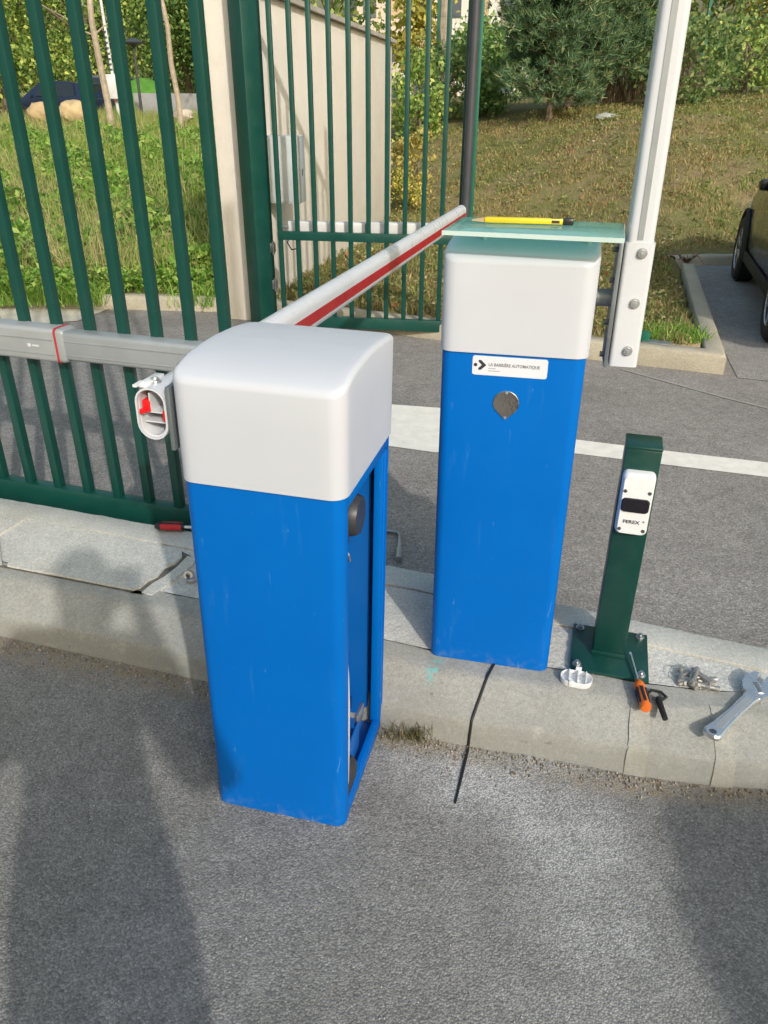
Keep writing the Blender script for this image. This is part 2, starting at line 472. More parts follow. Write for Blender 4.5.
# road behind the kerb island (up to the far kerbs) and the near lane
sheet('road', [(-40, 14.5), (-5, 3.2), (-1.3, 2.35), (.1, 1.9), (.9, 1.6), (1.7, 1.55), (40, -8), (40, 8.9), (9, 9.62), (3.45, 9.2), (3.25, 8.6), (2.27, 5.06), (-1.35, 6.86), (-6, 7.02), (-40, 7.05)][1:-1] + [(-40, 7.05), (-40, 14)][0:1], .0, m_asphalt_b)
sheet('near_lane', [(-40, -30), (40, -30), (40, -8), (1.7, 1.55), (.9, 1.6), (.1, 1.9), (-1.3, 2.35), (-5, 3.2), (-40, 7.05)], .0, m_asphalt_f)
sheet('parking_bay', [(2.36, 4.95), (2.6, 4.86), (9, 3.2), (9, 9.6), (3.47, 9.18), (3.27, 8.6)], .004, m_asphalt_p)
# painted stop line with its broad block
sheet('stop_line', [(-.62, 4.62), (-.55, 3.95), (.04, 3.738), (.263, 3.662), (.60, 3.70), (.99, 3.66), (1.5, 3.50), (1.875, 3.385), (3.6, 2.95), (3.66, 3.12), (1.95, 3.56), (1.55, 3.68), (1.03, 3.851), (.62, 4.02), (.45, 4.30), (.30, 4.337), (.044, 4.384)], .004, m_line)
sheet('concrete_apron', [(-6, 6.1), (-2.985, 6.2), (-2.56, 6.36), (-2.44, 6.78), (-2.5, 6.86), (-6, 6.88)], .006, concrete('concrete_apron_pale', (.66, .61, .51)))
# thin seam across the back road
mb = MB(); mb.bm.faces.new([mb.bm.verts.new(p) for p in [(1.62, 5.12, .004), (2.1, 4.55, .004), (2.5, 4.15, .004), (2.515, 4.165, .004), (2.12, 4.565, .004), (1.63, 5.14, .004)]])
tag(mb.build('road_seam', m_mortar, smooth=0), kind='structure')

# ------------------------------------------------------------------ kerb island
def resample(pts, n):
    P = np.array(pts, float); L = np.r_[0, np.cumsum(np.hypot(*np.diff(P, axis=0).T))]
    t = np.linspace(0, L[-1], n); return np.stack([np.interp(t, L, P[:, 0]), np.interp(t, L, P[:, 1])], 1)
FR = [(-5.2, 3.27), (-1.295, 2.086), (-.572, 1.868), (.135, 1.618), (.515, 1.538), (.692, 1.487), (.9, 1.452), (1.018, 1.445), (1.3, 1.45), (1.6, 1.50)]
BK = [(-5.2, 3.95), (-1.588, 2.821), (-.6, 2.502), (.162, 2.264), (.668, 2.041), (1.159, 1.849), (1.45, 1.74), (1.7, 1.64)]
KZ = .154
fr = resample(FR, 220)
# smooth a little so that the kerb bends softly
for _ in range(10): fr[1:-1] = (fr[:-2] + 2 * fr[1:-1] + fr[2:]) / 4
def normals(P):
    T = np.gradient(P, axis=0); T /= np.linalg.norm(T, axis=1)[:, None]
    return np.stack([-T[:, 1], T[:, 0]], 1)
frn = normals(fr)
bk = resample(BK, 220)
for _ in range(10): bk[1:-1] = (bk[:-2] + 2 * bk[1:-1] + bk[2:]) / 4
bkn = normals(bk)
PROF = [(-.004, -.03), (0, .0), (.006, .04), (.011, .074), (.014, .080), (.019, .086), (.028, .093), (.065, .117), (.103, .141), (.110, .145), (.117, .1485), (.126, .152), (.14, KZ), (.20, KZ)]
def strip(name, rows, mat, kind='structure'):
    n = len(rows[0]); V = np.concatenate(rows); F_ = []
    for a in range(len(rows) - 1):
        for i in range(n - 1):
            F_.append((a * n + i, a * n + i + 1, (a + 1) * n + i + 1, (a + 1) * n + i))
    return tag(np_mesh(name, V, F_, mat, smooth=60), kind=kind)
def frow(n, z, i0=0, i1=None, jit=0):
    P = fr[i0:i1] + frn[i0:i1] * n
    Z = np.full(len(P), z)
    return np.c_[P, Z]
def wob(rows, amp):
    for r in rows: r += RNG.normal(0, amp, r.shape)
    return rows
rows = [frow(n, z) for n, z in PROF]; rows.append(frow(.203, KZ - .03))
strip('front_kerb', wob(rows, .0009), m_kerb)
def brow(n, z): return np.c_[bk - bkn * n, np.full(len(bk), z)]
strip('back_kerb', wob([brow(.123, KZ - .03), brow(.12, KZ + .003), brow(.012, KZ + .003), brow(0, KZ - .006), brow(-.002, -.02)], .0009), m_kerb2)
nn = 9; rows = []
A = frow(.207, KZ - .003); B = brow(.126, KZ - .002)
for k in range(nn): t = k / (nn - 1); rows.append(A * (1 - t) + B * t)
for r in rows[1:-1]: r[:, 2] += RNG.normal(0, .0012, len(r))
strip('concrete_infill', rows, m_infill)
# rounded nose end
nose = MB(); nose.prism([(1.58, 1.50), (1.72, 1.52), (1.80, 1.58), (1.78, 1.64), (1.68, 1.66), (1.56, 1.69)], -.02, KZ - .004)
tag(nose.build('kerb_nose', m_kerb), kind='structure')
# mortar joints between the kerb stones
def idx(x): return int(np.argmin(abs(fr[:, 0] - x)))
def fpt(x, n, z):
    i = np.clip(np.searchsorted(fr[:, 0], x), 1, len(fr) - 1)
    t = (x - fr[i - 1, 0]) / (fr[i, 0] - fr[i - 1, 0])
    p = fr[i - 1] * (1 - t) + fr[i] * t; q = frn[i - 1] * (1 - t) + frn[i] * t
    return (p[0] + q[0] * n, p[1] + q[1] * n, z)
def joint(x0, x1, lift=.0028):
    rows = []
    for n, z in PROF[:-1]:
        xs = np.linspace(x0, x1, 5)
        rows.append(np.array([fpt(x + random.uniform(-.002, .002), n - lift, z + lift * .7) for x in xs]))
    return strip('mortar_joint', rows, m_mortar)
joint(.652, .705); joint(.872, .925); joint(-2.2, -2.17)
# raised rough slab with a broken edge on the left
def slab(pts, z1, name):
    mb = MB(); mb.prism(pts, KZ - .02, z1)
    return tag(mb.build(name, m_slab, smooth=25), kind='structure')
slab([(-1.318, 2.276), (-1.07, 2.203), (-.93, 2.159), (-.835, 2.131), (-.815, 2.145), (-.80, 2.185), (-.775, 2.215), (-.765, 2.27), (-.735, 2.30), (-.722, 2.345), (-.735, 2.385), (-.9, 2.44), (-1.15, 2.535), (-1.383, 2.62)], KZ + .010, 'broken_slab')
slab([(-1.40, 2.628), (-1.45, 2.50), (-1.34, 2.284), (-2.3, 2.575), (-2.5, 2.99)], KZ + .007, 'broken_slab')
slab([(-.803, 2.118), (-.782, 2.172), (-.752, 2.215), (-.722, 2.285), (-.705, 2.35), (-.670, 2.345), (-.674, 2.29), (-.704, 2.22), (-.739, 2.15), (-.766, 2.106)], KZ + .006, 'broken_slab')

mb = MB()  # dark sheet in the crack and along the slab's front edge
for pts in ([(-.845, 2.118), (-.815, 2.145), (-.80, 2.185), (-.775, 2.215), (-.765, 2.27), (-.735, 2.30), (-.722, 2.345), (-.735, 2.39), (-.69, 2.355), (-.70, 2.30), (-.735, 2.225), (-.77, 2.17), (-.79, 2.112)],
            [(-2.3, 2.566), (-1.322, 2.268), (-.93, 2.150), (-.80, 2.108), (-.80, 2.125), (-.835, 2.14), (-.93, 2.166), (-1.318, 2.282), (-2.3, 2.585)]):
    mb.bm.faces.new([mb.bm.verts.new((x, y, KZ + .002)) for x, y in pts])
tag(mb.build('crack_strip', paint('dark_crack', (.13, .12, .10), .95, .4, 40, bump=.003, bs=200), smooth=0), kind='structure')
# far island kerb (right) and left kerb
def kerbrun(name, pts, width, h, mat, z0=-.03):
    P = resample(pts, max(8, int(np.hypot(*np.diff(np.array(pts), axis=0).T).sum() / .12)))
    N = normals(P)
    rows = []
    for n, z in ((0, z0), (.0, h - .03), (.012, h - .008), (.03, h), (width - .01, h), (width, h - .01), (width, z0)):
        rows.append(np.c_[P + N * n, np.full(len(P), z)])
    wob(rows, .002)
    return strip(name, rows, mat)
def kerb_mitre(name, pts, width, h, mat, z0=-.03):
    P = [np.array(p, float) for p in pts]; n = len(P)
    def off(d):
        out = []
        for i in range(n):
            dirs = [P[k + 1] - P[k] for k in (i - 1, i) if 0 <= k < n - 1]
            ns = [np.array((-v[1], v[0])) / np.hypot(*v) for v in dirs]
            b = sum(ns) / len(ns); out.append(P[i] + b * d / (b @ ns[0]))
        return np.array(out)
    def dense(A):
        return np.concatenate([np.linspace(A[i], A[i + 1], 24, endpoint=i == n - 2) for i in range(n - 1)])
    rows = []
    for d_, z in ((0, z0), (0, h - .022), (.008, h - .006), (.022, h), (width - .01, h), (width, h - .01), (width, z0)):
        A = dense(off(d_)); rows.append(np.c_[A, np.full(len(A), z)])
    wob(rows, .0015)
    return strip(name, rows, mat)
kerb_mitre('island_kerb', [(-1.35, 6.72), (1.0, 5.56), (2.29, 5.02), (3.30, 8.45)], .13, .135, m_islkerb)
kerbrun('bay_kerb', [(3.30, 9.05), (3.6, 9.12), (6, 9.3), (9, 9.5)], .14, .11, m_islkerb)
kerbrun('left_kerb', [(-9, 6.95), (-6, 6.93), (-2.45, 6.80), (-1.35, 6.72)], .14, .12, m_islkerb)

# ------------------------------------------------------------------ vegetation stuff
def blades(name, X, Y, Z, hmin, hmax, wid, mat, lean=.45, parent=None, seg=1):
    n = len(X); h = RNG.uniform(hmin, hmax, n) * RNG.uniform(.6, 1, n); a = RNG.uniform(0, 2 * np.pi, n)
    wd = wid * RNG.uniform(.6, 1.3, n)
    le = RNG.uniform(0, lean, n) * h; la = RNG.uniform(0, 2 * np.pi, n)
    dx, dy = np.cos(a) * wd / 2, np.sin(a) * wd / 2
    b0 = np.stack([X - dx, Y - dy, Z - .01], 1); b1 = np.stack([X + dx, Y + dy, Z - .01], 1)
    mx, my = X + np.cos(la) * le * .35, Y + np.sin(la) * le * .35
    m0 = np.stack([mx - dx * .75, my - dy * .75, Z + h * .6], 1); m1 = np.stack([mx + dx * .75, my + dy * .75, Z + h * .6], 1)
    tp = np.stack([X + np.cos(la) * le, Y + np.sin(la) * le, Z + h], 1)
    V = np.stack([b0, b1, m1, m0, tp], 1).reshape(-1, 3)
    i = np.arange(n) * 5
    F_ = np.concatenate([np.stack([i, i + 1, i + 2], 1), np.stack([i, i + 2, i + 3], 1), np.stack([i + 3, i + 2, i + 4], 1)])
    return np_mesh(name, V, F_, mat, parent)
def scatter(n, x0, x1, y0, y1, bias=1.0):
    X = RNG.uniform(x0, x1, n); Y = y0 + (y1 - y0) * RNG.uniform(0, 1, n) ** bias
    dk = np.abs(seg_dist(X, Y, KERB)); ok = (~inside_paved(X, Y)) & (dk > .17)
    return X[ok], Y[ok], terrain(X[ok], Y[ok])
def leaves(C, N_, size, mat, name, parent=None, aspect=.6, flat=.0):
    """leaf quads at points C, random facing (N_ unused = random)"""
    n = len(C)
    a = RNG.normal(0, 1, (n, 3)); a /= np.linalg.norm(a, axis=1)[:, None]
    b = RNG.normal(0, 1, (n, 3)); b[:, 2] *= (1 - flat); b -= a * (a * b).sum(1)[:, None]; b /= np.linalg.norm(b, axis=1)[:, None]
    if flat:
        a[:, 2] *= (1 - flat); a /= np.linalg.norm(a, axis=1)[:, None]
        b -= a * (a * b).sum(1)[:, None]; b /= np.linalg.norm(b, axis=1)[:, None]
    s = (size * RNG.uniform(.55, 1.3, n))[:, None]
    c = np.cross(a, b)
    p0 = C - a * s * .5; p2 = C + a * s * .5; p1 = C + b * s * aspect * .5 + c * s * .08; p3 = C - b * s * aspect * .5 + c * s * .08
    V = np.stack([p0, p1, p2, p3], 1).reshape(-1, 3)
    i = np.arange(n)[:, None] * 4
    return np_mesh(name, V, i + np.arange(4)[None, :], mat, parent)

m_lawn = leafy('lawn_blades', [(0, (0.286, 0.208, 0.102)), (.3, (0.510, 0.376, 0.184)), (.6, (0.347, 0.298, 0.112)), (.85, (0.204, 0.258, 0.072)), (1, (0.673, 0.515, 0.286))], .3, .7,
               [(0, (0.112, 0.178, 0.041)), (.5, (0.224, 0.317, 0.072)), (.8, (0.347, 0.376, 0.122)), (1, (0.449, 0.357, 0.163))], .9)
m_meadow = leafy('meadow_blades', [(0, (0.158, 0.276, 0.050)), (.4, (0.297, 0.415, 0.079)), (.7, (0.435, 0.495, 0.138)), (1, (0.652, 0.553, 0.297))], .4, .6,
                 [(0, (0.238, 0.336, 0.079)), (.4, (0.474, 0.455, 0.198)), (.75, (0.593, 0.435, 0.297)), (1, (0.712, 0.553, 0.336))], .35)
m_weed = leafy('weed_leaves', [(0, (0.108, 0.238, 0.043)), (.4, (0.216, 0.410, 0.065)), (.75, (0.346, 0.540, 0.108)), (1, (0.562, 0.605, 0.194))], .4, .5)

X, Y, Z = scatter(150000, -1.1, 8.5, 4.9, 15.5, 1.25)
# patchy: thin the sward where the soil shows
keep = (np.sin(X * 5.1 + 1.3 * np.sin(Y * 3.7)) + np.sin(Y * 6.9 - X * 2) + np.sin(X * 11 + 2 * np.sin(Y * 9)) + RNG.normal(0, .9, len(X))) > -.3
tag(blades('lawn_grass', X[keep], Y[keep], Z[keep], .025, .085, .013, m_lawn, 1.2), kind='stuff')
# taller tussocks at the front of the lawn and along the kerb
cx, cy, _ = scatter(420, -.9, 3.2, 5.1, 9.5, 1.0)
sel = RNG.integers(0, len(cx), 14000); X = cx[sel] + RNG.normal(0, .07, 14000); Y = cy[sel] + RNG.normal(0, .07, 14000)
ok = (~inside_paved(X, Y)) & (np.abs(seg_dist(X, Y, KERB)) > .13)
tag(blades('lawn_tussocks', X[ok], Y[ok], terrain(X[ok], Y[ok]), .04, .12, .008, leafy('tussock_blades', [(0, (.09, .13, .035)), (.35, (.16, .20, .055)), (.6, (.30, .25, .12)), (1, (.46, .36, .20))], .3), 1.1), kind='stuff')
# meadow behind the left gate leaf
X, Y, Z = scatter(70000, -11, -1.5, 7.1, 30, 1.7)
tag(blades('meadow_grass', X, Y, Z, .10, .55, .011, m_meadow, .7), kind='stuff')
X, Y, Z = scatter(85000, -8.5, -1.5, 7.1, 19, 1.5)
C = np.stack([X, Y, Z + RNG.uniform(.02, .42, len(X)) * (.5 + .5 * np.sin(X * 3.1) * np.sin(Y * 2.3 + X))], 1)
tag(leaves(C, None, .095, m_weed, 'weeds', aspect=.55, flat=.25), kind='stuff')
X = RNG.uniform(-4.6, -1.5, 9000); Y = 6.86 + .9 * RNG.uniform(0, 1, 9000) ** 1.4 - .10 * (X < -2.7); Z = np.full(9000, .11)
C = np.stack([X, Y, Z + RNG.uniform(.0, .22, len(X))], 1)
tag(leaves(C, None, .055, m_weed, 'kerb_weeds', aspect=.5, flat=.3), kind='stuff')
X, Y, Z = scatter(3800, -1, 8.2, 5.2, 15.2, 1.1)
k_ = 9; X = np.repeat(X, k_) + RNG.normal(0, .035, len(X) * k_); Y = np.repeat(Y, k_) + RNG.normal(0, .035, len(Y) * k_)
ok = (~inside_paved(X, Y)) & (np.abs(seg_dist(X, Y, KERB)) > .15); X, Y = X[ok], Y[ok]
C = np.stack([X, Y, terrain(X, Y) + RNG.uniform(.03, .075, len(X))], 1)
tag(leaves(C, None, .042, leafy('lawn_rosettes', [(0, (0.115, 0.167, 0.040)), (.4, (0.218, 0.279, 0.081)), (.7, (0.345, 0.334, 0.138)), (1, (0.575, 0.445, 0.276))], .3), 'lawn_rosettes', aspect=.5, flat=.45), kind='stuff')
X = np.concatenate([RNG.uniform(-4.6, -2.45, 2600), RNG.normal(-1.55, .16, 500)]); Y = RNG.normal(6.82, .07, len(X))
tag(blades('kerb_grass', X, Y, np.full(len(X), .06), .08, .26, .010, m_weed, 1.2), kind='stuff')
# fallen leaves on the lawn
X, Y, Z = scatter(420, -.8, 7, 5.3, 13)
C = np.stack([X, Y, Z + .05], 1)
tag(leaves(C, None, .06, leafy('dead_leaves', [(0, (.25, .10, .04)), (.6, (.38, .18, .07)), (1, (.42, .28, .12))], .2), 'fallen_leaves', aspect=.7, flat=.5), kind='stuff')
# grit swept against the kerb foot
n = 900
xs = RNG.uniform(-1.7, 1.2, n); ys = np.array([fpt(x, -abs(RNG.normal(0, .035)) - .006, 0)[1] for x in xs])
C = np.stack([xs, ys, np.full(n, .006)], 1)
sz = RNG.uniform(.002, .006, n)[:, None]
tet = np.array([(1, 0, -.6), (-.5, .87, -.6), (-.5, -.87, -.6), (0, 0, .8)])
rot = RNG.uniform(0, 6.28, n)
tv = np.stack([np.stack([C[:, 0] + sz[:, 0] * (t[0] * np.cos(rot) - t[1] * np.sin(rot)), C[:, 1] + sz[:, 0] * (t[0] * np.sin(rot) + t[1] * np.cos(rot)), C[:, 2] + sz[:, 0] * t[2] - .003], 1) for t in tet], 1).reshape(-1, 3)
i4 = np.arange(n)[:, None] * 4
tf = np.concatenate([i4 + np.array([q]) for q in ((0, 2, 1), (0, 1, 3), (1, 2, 3), (2, 0, 3))])
tag(np_mesh('kerb_grit', tv, tf, leafy('grit', [(0, (.16, .13, .09)), (.5, (.32, .27, .2)), (1, (.5, .46, .4))], 0.0, .9)), kind='stuff')
n = 420
C = np.stack([RNG.uniform(-1.3, 1.3, n), RNG.uniform(.5, 1.75, n), np.full(n, .0035)], 1)
ok = np.array([y < fpt(x, -.01, 0)[1] for x, y in C[:, :2]]); C = C[ok]; n = len(C)
sz = (RNG.uniform(.0012, .0035, n) * np.where(RNG.random(n) < .05, 1.8, 1))[:, None]; rot = RNG.uniform(0, 6.28, n)
tv = np.stack([np.stack([C[:, 0] + sz[:, 0] * (t[0] * np.cos(rot) - t[1] * np.sin(rot)), C[:, 1] + sz[:, 0] * (t[0] * np.sin(rot) + t[1] * np.cos(rot)), C[:, 2] + sz[:, 0] * t[2] - .002], 1) for t in tet], 1).reshape(-1, 3)
i4 = np.arange(n)[:, None] * 4
tf = np.concatenate([i4 + np.array([q]) for q in ((0, 2, 1), (0, 1, 3), (1, 2, 3), (2, 0, 3))])
tag(np_mesh('road_grit', tv, tf, leafy('grit_pale', [(0, (.2, .18, .15)), (.5, (.42, .40, .36)), (1, (.62, .60, .56))], 0.0, .9)), kind='stuff')
# small dry tuft at the kerb foot
X = RNG.normal(.085, .035, 150); Y = RNG.normal(1.622, .012, 150)
tag(blades('grass_tuft', X, Y, np.full(150, .004), .02, .07, .003, leafy('dry_tuft', [(0, (.10, .09, .04)), (.5, (.14, .14, .05)), (1, (.25, .2, .11))], .2), 1.0),
    'small dry grass tuft sprouting where kerb meets the asphalt', 'grass tuft')

# ------------------------------------------------------------------ barrier cabinets
W, D, HB = .352, .412, .916
def cab_matrix(x, y, a, z0, tx, ty):
    X_ = Vector((math.cos(a), math.sin(a), 0)); Y_ = Vector((-math.sin(a), math.cos(a), 0)); Z_ = (Vector((0, 0, 1)) + tx * X_ + ty * Y_).normalized()
    X_ = (X_ - Z_ * X_.dot(Z_)).normalized(); Y_ = Z_.cross(X_)
    M = Matrix((X_, Y_, Z_)).transposed().to_4x4(); M.translation = (x, y, z0); return M
def hood_z(t):
    return float(np.interp(t, [0, .05, .1, .2, .35, .5, .7, .85, 1], [.215, .2255, .2335, .2425, .2475, .2485, .2445, .238, .229]))
def make_hood(parent):
    mb = MB(); rings = []; r = .012
    def ring(ins, zf):
        pts = rrect(W - 2 * ins, D - 2 * ins, max(.034 - ins, .002), 6, W / 2, D / 2, 14)
        return [(x, y, zf(min(1, max(0, y / D)))) for x, y in pts]
    rings.append(ring(.006, lambda t: HB + .004)); rings.append(ring(.0, lambda t: HB)); rings.append(ring(0, lambda t: HB + .05))
    rings.append(ring(0, lambda t: HB + .14))
    for k in range(0, 6):
        a = R(90 * k / 5)
        rings.append(ring(r * (1 - math.cos(a)), lambda t, a=a: HB + hood_z(t) - r + r * math.sin(a)))
    for q in (.03, .06, .10, .14, .165): rings.append(ring(q, lambda t: HB + hood_z(t)))
    mb.loft(rings, cap0=False)
    return mb.build('hood', m_hood, parent, 50)
def shell(outer, z0, z1, th, mat, name, parent):
    P = np.array(outer); T = np.gradient(P, axis=0); T /= np.linalg.norm(T, axis=1)[:, None]
    N_ = np.stack([-T[:, 1], T[:, 0]], 1)
    inn = P - N_ * th
    loop = [tuple(p) for p in P] + [tuple(p) for p in inn[::-1]]
    mb = MB(); mb.loft([[(x, y, z0) for x, y in loop], [(x, y, z1) for x, y in loop]], cap0=False, cap1=False)
    n = len(P)
    for z in (0, 1):
        vs = list(mb.bm.verts)[z * 2 * n:(z + 1) * 2 * n]
        for i in range(n - 1): mb.bm.faces.new((vs[i], vs[i + 1], vs[2 * n - 2 - i], vs[2 * n - 1 - i]))
    return mb.build(name, mat, parent, 40)
def make_cabinet(label, mat, open_side, side, along, boom_len):
    """side: +1 boom on the right, -1 on the left; along: 'up' or 'back'"""
    root = thing('barrier_cabinet', label, 'barrier gate', mat=mat)
    make_hood(root)
    ins = .005; r = .026
    pts = rrect(W - 2 * ins, D - 2 * ins, r, 8, W / 2, D / 2, 6)        # ccw from right-back corner start
    # walk from the front-right corner (opening edge) round the front, left and back to the back-right
    pts = [p for p in pts]
    k0 = min(range(len(pts)), key=lambda k: (pts[k][0] - (W - ins)) ** 2 + (pts[k][1] - (ins + r)) ** 2)
    loop = (pts[k0:] + pts[:k0])[::-1]                                   # clockwise: front-right, front, left, back
    # front-right end keeps v = .03; back-right end stops at the back corner
    path = [p for p in loop if not (p[0] > W - ins - 1e-4 and ins + r + .004 < p[1] < D - ins - r - .004)]
    k1 = min(range(len(path)), key=lambda k: (path[k][0] - (W - ins)) ** 2 + (path[k][1] - (ins + r)) ** 2)
    path = path[k1:] + path[:k1]
    path = [(W - ins, ins + r + .010)] + path + [(W - ins, D - ins - r - .002)]
    shell(path, .0006, HB + .05, .0028, m_blue, 'body', root)
    mb = MB(); mb.box((W / 2, D / 2, .010), (W - .03, D - .03, .006)); mb.build('base_plate', m_bluein, root)
    if open_side:
        f = MB()      # door frame round the opening, set slightly inside
        f.box((W - ins - .006, D / 2, .022), (.010, D - 2 * r - .006, .032), bev=.002)
        f.box((W - ins - .012, D / 2 + .004, .042), (.016, D - 2 * r - .02, .010), bev=.002)
        f.box((W - ins - .006, D - ins - r - .010, HB / 2), (.010, .018, HB - .08), bev=.002)
        f.box((W - ins - .016, D - ins - r - .024, HB / 2), (.022, .010, HB - .08), bev=.002)
        f.box((W - ins - .006, D / 2, HB - .02), (.010, D - 2 * r - .006, .03), bev=.002)
        f.box((W - ins - .012, ins + r + .014, HB / 2), (.018, .006, HB - .08), bev=.001)
        f.build('door_frame', m_blue, root)
        m = MB()      # inner structure: back plate with folded edges
        m.box((.17, D - .030, .46), (.27, .003, .86))
        m.box((.05, D / 2, .46), (.003, D - .06, .86))
        m.build('inner_plate', m_bluein, root)
        mo = MB()     # crank head of the motor peeping out under the hood
        Mk = Matrix.Translation((.318, .105, .835)) @ Matrix.Rotation(R(90), 4, 'Y')
        mo.lathe([(.001, -.03), (.043, -.03), (.046, -.022), (.046, .026), (.041, .038), (.001, .040)], 10, Mk)
        mo.box((.300, .10, .775), (.05, .06, .05), bev=.006); mo.box((.315, .065, .835), (.05, .05, .085), bev=.006)
        mo.build('motor_head', m_dkgrey, root)
        hk = MB(); hk.tube([(.325, .075, .775), (.338, .072, .755), (.338, .080, .737), (.328, .088, .731)], .004, 8); hk.build('hook', m_galv, root)
        sp = MB(); sp.tube([(.329, .060, z) for z in (.09, .10, .2, .35, .44, .50, .53)], [.004, .013, .015, .016, .014, .010, .004], 16)
        sp.build('balance_spring', m_ramw, root)
        gb = MB(); Mg = Matrix.Translation((.295, .10, .075)) @ Matrix.Rotation(R(90), 4, 'Y')
        gb.lathe([(.001, -.05), (.05, -.05), (.055, -.04), (.055, .035), (.045, .045), (.001, .045)], 18, Mg)
        gb.build('gear_drum', m_dkgrey, root)
        br = MB(); br.box((.315, .20, .09), (.006, .09, .09), bev=.003); br.box((.29, .20, .05), (.05, .09, .006), bev=.002); br.box((.295, .245, .075), (.012, .03, .03), bev=.003)
        br.build('spring_bracket', m_bluein, root)
        pl = MB(); pl.box((.31, .27, .13), (.012, .06, .045), bev=.004); pl.build('end_stop', m_galv, root)
    else:
        dmb = MB(); dmb.box((W - ins - .004, D / 2, HB / 2 + .01), (.006, D - 2 * r - .012, HB - .06), bev=.002); dmb.build('side_door', m_blue, root)
    # boom and its bracket, in a frame (s along the boom, w above it when lowered, u outwards)
    Z0 = 1.02 if along == 'up' else 1.035; V0 = .200
    u0 = W if side > 0 else 0.0
    if along == 'up': B = Matrix(((0, 0, side, u0), (0, -1, 0, V0), (1, 0, 0, Z0), (0, 0, 0, 1)))
    else: B = Matrix(((0, 0, side, u0), (1, 0, 0, V0), (0, 1, 0, Z0), (0, 0, 0, 1)))
    sh = MB(); sh.cyl((0, 0, -.03), (0, 0, .045 if along == 'up' else .024), .021, n=24, M=B); sh.cyl((0, 0, .001), (0, 0, .006), .03, n=24, M=B); sh.build('shaft', m_steelgrey, root)
    cu = .088 if along == 'up' else .068
    pl = MB(); pl.box((-.008, -.006, cu - .042), (.30, .135, .010), M=B, bev=.002)
    pl.build('bracket_plate', m_steelgrey, root)
    # white wrap of the bracket: rounded C section open on the inner side
    def section(wu, ww, rr, cu, th):
        rr = min(rr, wu / 2 - .001)
        o = rrect(ww, wu, rr, 5, 0, cu); i_ = rrect(ww - 2 * th, wu - 2 * th, max(rr - th, .002), 5, 0, cu)
        return o, i_
    B2 = B @ Matrix.Rotation(.014 if along != 'up' else 0.0, 4, 'Y')
    def hollow(name, s0, s1, wu, ww, rr, th, mat, parent, B=B):
        o, i_ = section(wu, ww, rr, cu, th); mb = MB()
        R_ = lambda pts, s: [(s, a, b) for a, b in pts]
        mb.loft([R_(o, s0), R_(o, s1), R_(i_, s1), R_(i_, s0), R_(o, s0)], cap0=False, cap1=False, M=B)
        bmesh.ops.remove_doubles(mb.bm, verts=mb.bm.verts, dist=1e-6)
        return mb.build(name, mat, parent, 40)
    wr = hollow('boom_bracket', -.155, .138, .068, .110, .033 if along != 'up' else .010, .004, m_white, root)
    for s_ in (-.115, .0, .115):
        b = MB()
        zz = .055
        b.cyl((s_, zz, cu + .006), (s_, zz + .002, cu + .006), .0125, n=20, M=B); b.cyl((s_, zz + .002, cu + .006), (s_, zz + .008, cu + .006), .0088, n=16, M=B); b.cyl((s_, zz + .008, cu + .006), (s_, zz + .010, cu + .006), .0045, n=6, M=B)
        b.build('bolt', m_chrome, wr)
    for s_ in (-.13, -.05, .05, .12):
        b = MB(); b.cyl((s_, .04, cu - .046), (s_, .04, cu - .058), .007, n=6, M=B); b.build('bolt', m_darkpost, root)
    bo = hollow('boom', -.148, boom_len, .060, .104, .030 if along != 'up' else .013, .003, m_white, root, B2)
    g = MB()
    if along == 'up':
        # grey groove down the front of the boom
        g.box(((.14 + boom_len) / 2 + .002, 0.0515, cu - .002), (boom_len - .145, .004, .013), M=B); g.build('groove_strip', m_ram, bo)
    else:
        g.box(((.14 + boom_len) / 2, -.006, cu - .0295), (boom_len - .145, .034, .003), M=B2); g.build('red_stripe', m_red, bo)
        c = MB(); c.loft([[(boom_len + q * .012, a * (1 - .25 * q * q), cu + (b - cu) * (1 - .25 * q * q)) for a, b in section(.062, .106, .030, cu, .003)[0]] for q in (-1, 0, .5, 1)], M=B2)
        c.build('end_cap', m_white, bo)
        i_ = MB(); i_.box((-.10, 0, cu), (.085, .003, .058), M=B); i_.box((-.10, -.022, cu - .002), (.08, .003, .052), M=B); i_.box((-.10, .02, cu + .008), (.085, .04, .003), M=B)
        i_.build('inner_rib', m_white, bo)
        rd = MB(); rd.box((-.125, .012, cu + .016), (.04, .026, .018), M=B, bev=.003); rd.box((-.133, .004, cu + .020), (.05, .010, .010), M=B, bev=.002)
        rd.box((-.136, -.004, cu - .026), (.03, .022, .008), M=B, bev=.002)
        rd.build('red_insert', m_redhot, bo)
        cl = MB(); cl.box((-.11, .056, cu + .02), (.08, .006, .02), M=B, bev=.001); cl.box((-.15, .060, cu + .024), (.03, .005, .008), M=B); cl.build('clip', m_plast, root)
    return root

M1 = cab_matrix(-.4190 - .0126, 1.3982 - .0045, -.2417, 0, .0135, .0075)
M2 = cab_matrix(.1394 - .0078, 1.8070 - .006, -.2278, .1542, -.0052, .0099)
c1 = make_cabinet('blue barrier cabinet with white hood and open side, standing on the asphalt, its boom lowered', M1, True, -1, 'back', 3.55)
c2 = make_cabinet('blue barrier cabinet with white hood, round lock cover and white sticker, standing on the kerb', M2, False, 1, 'up', 2.6)
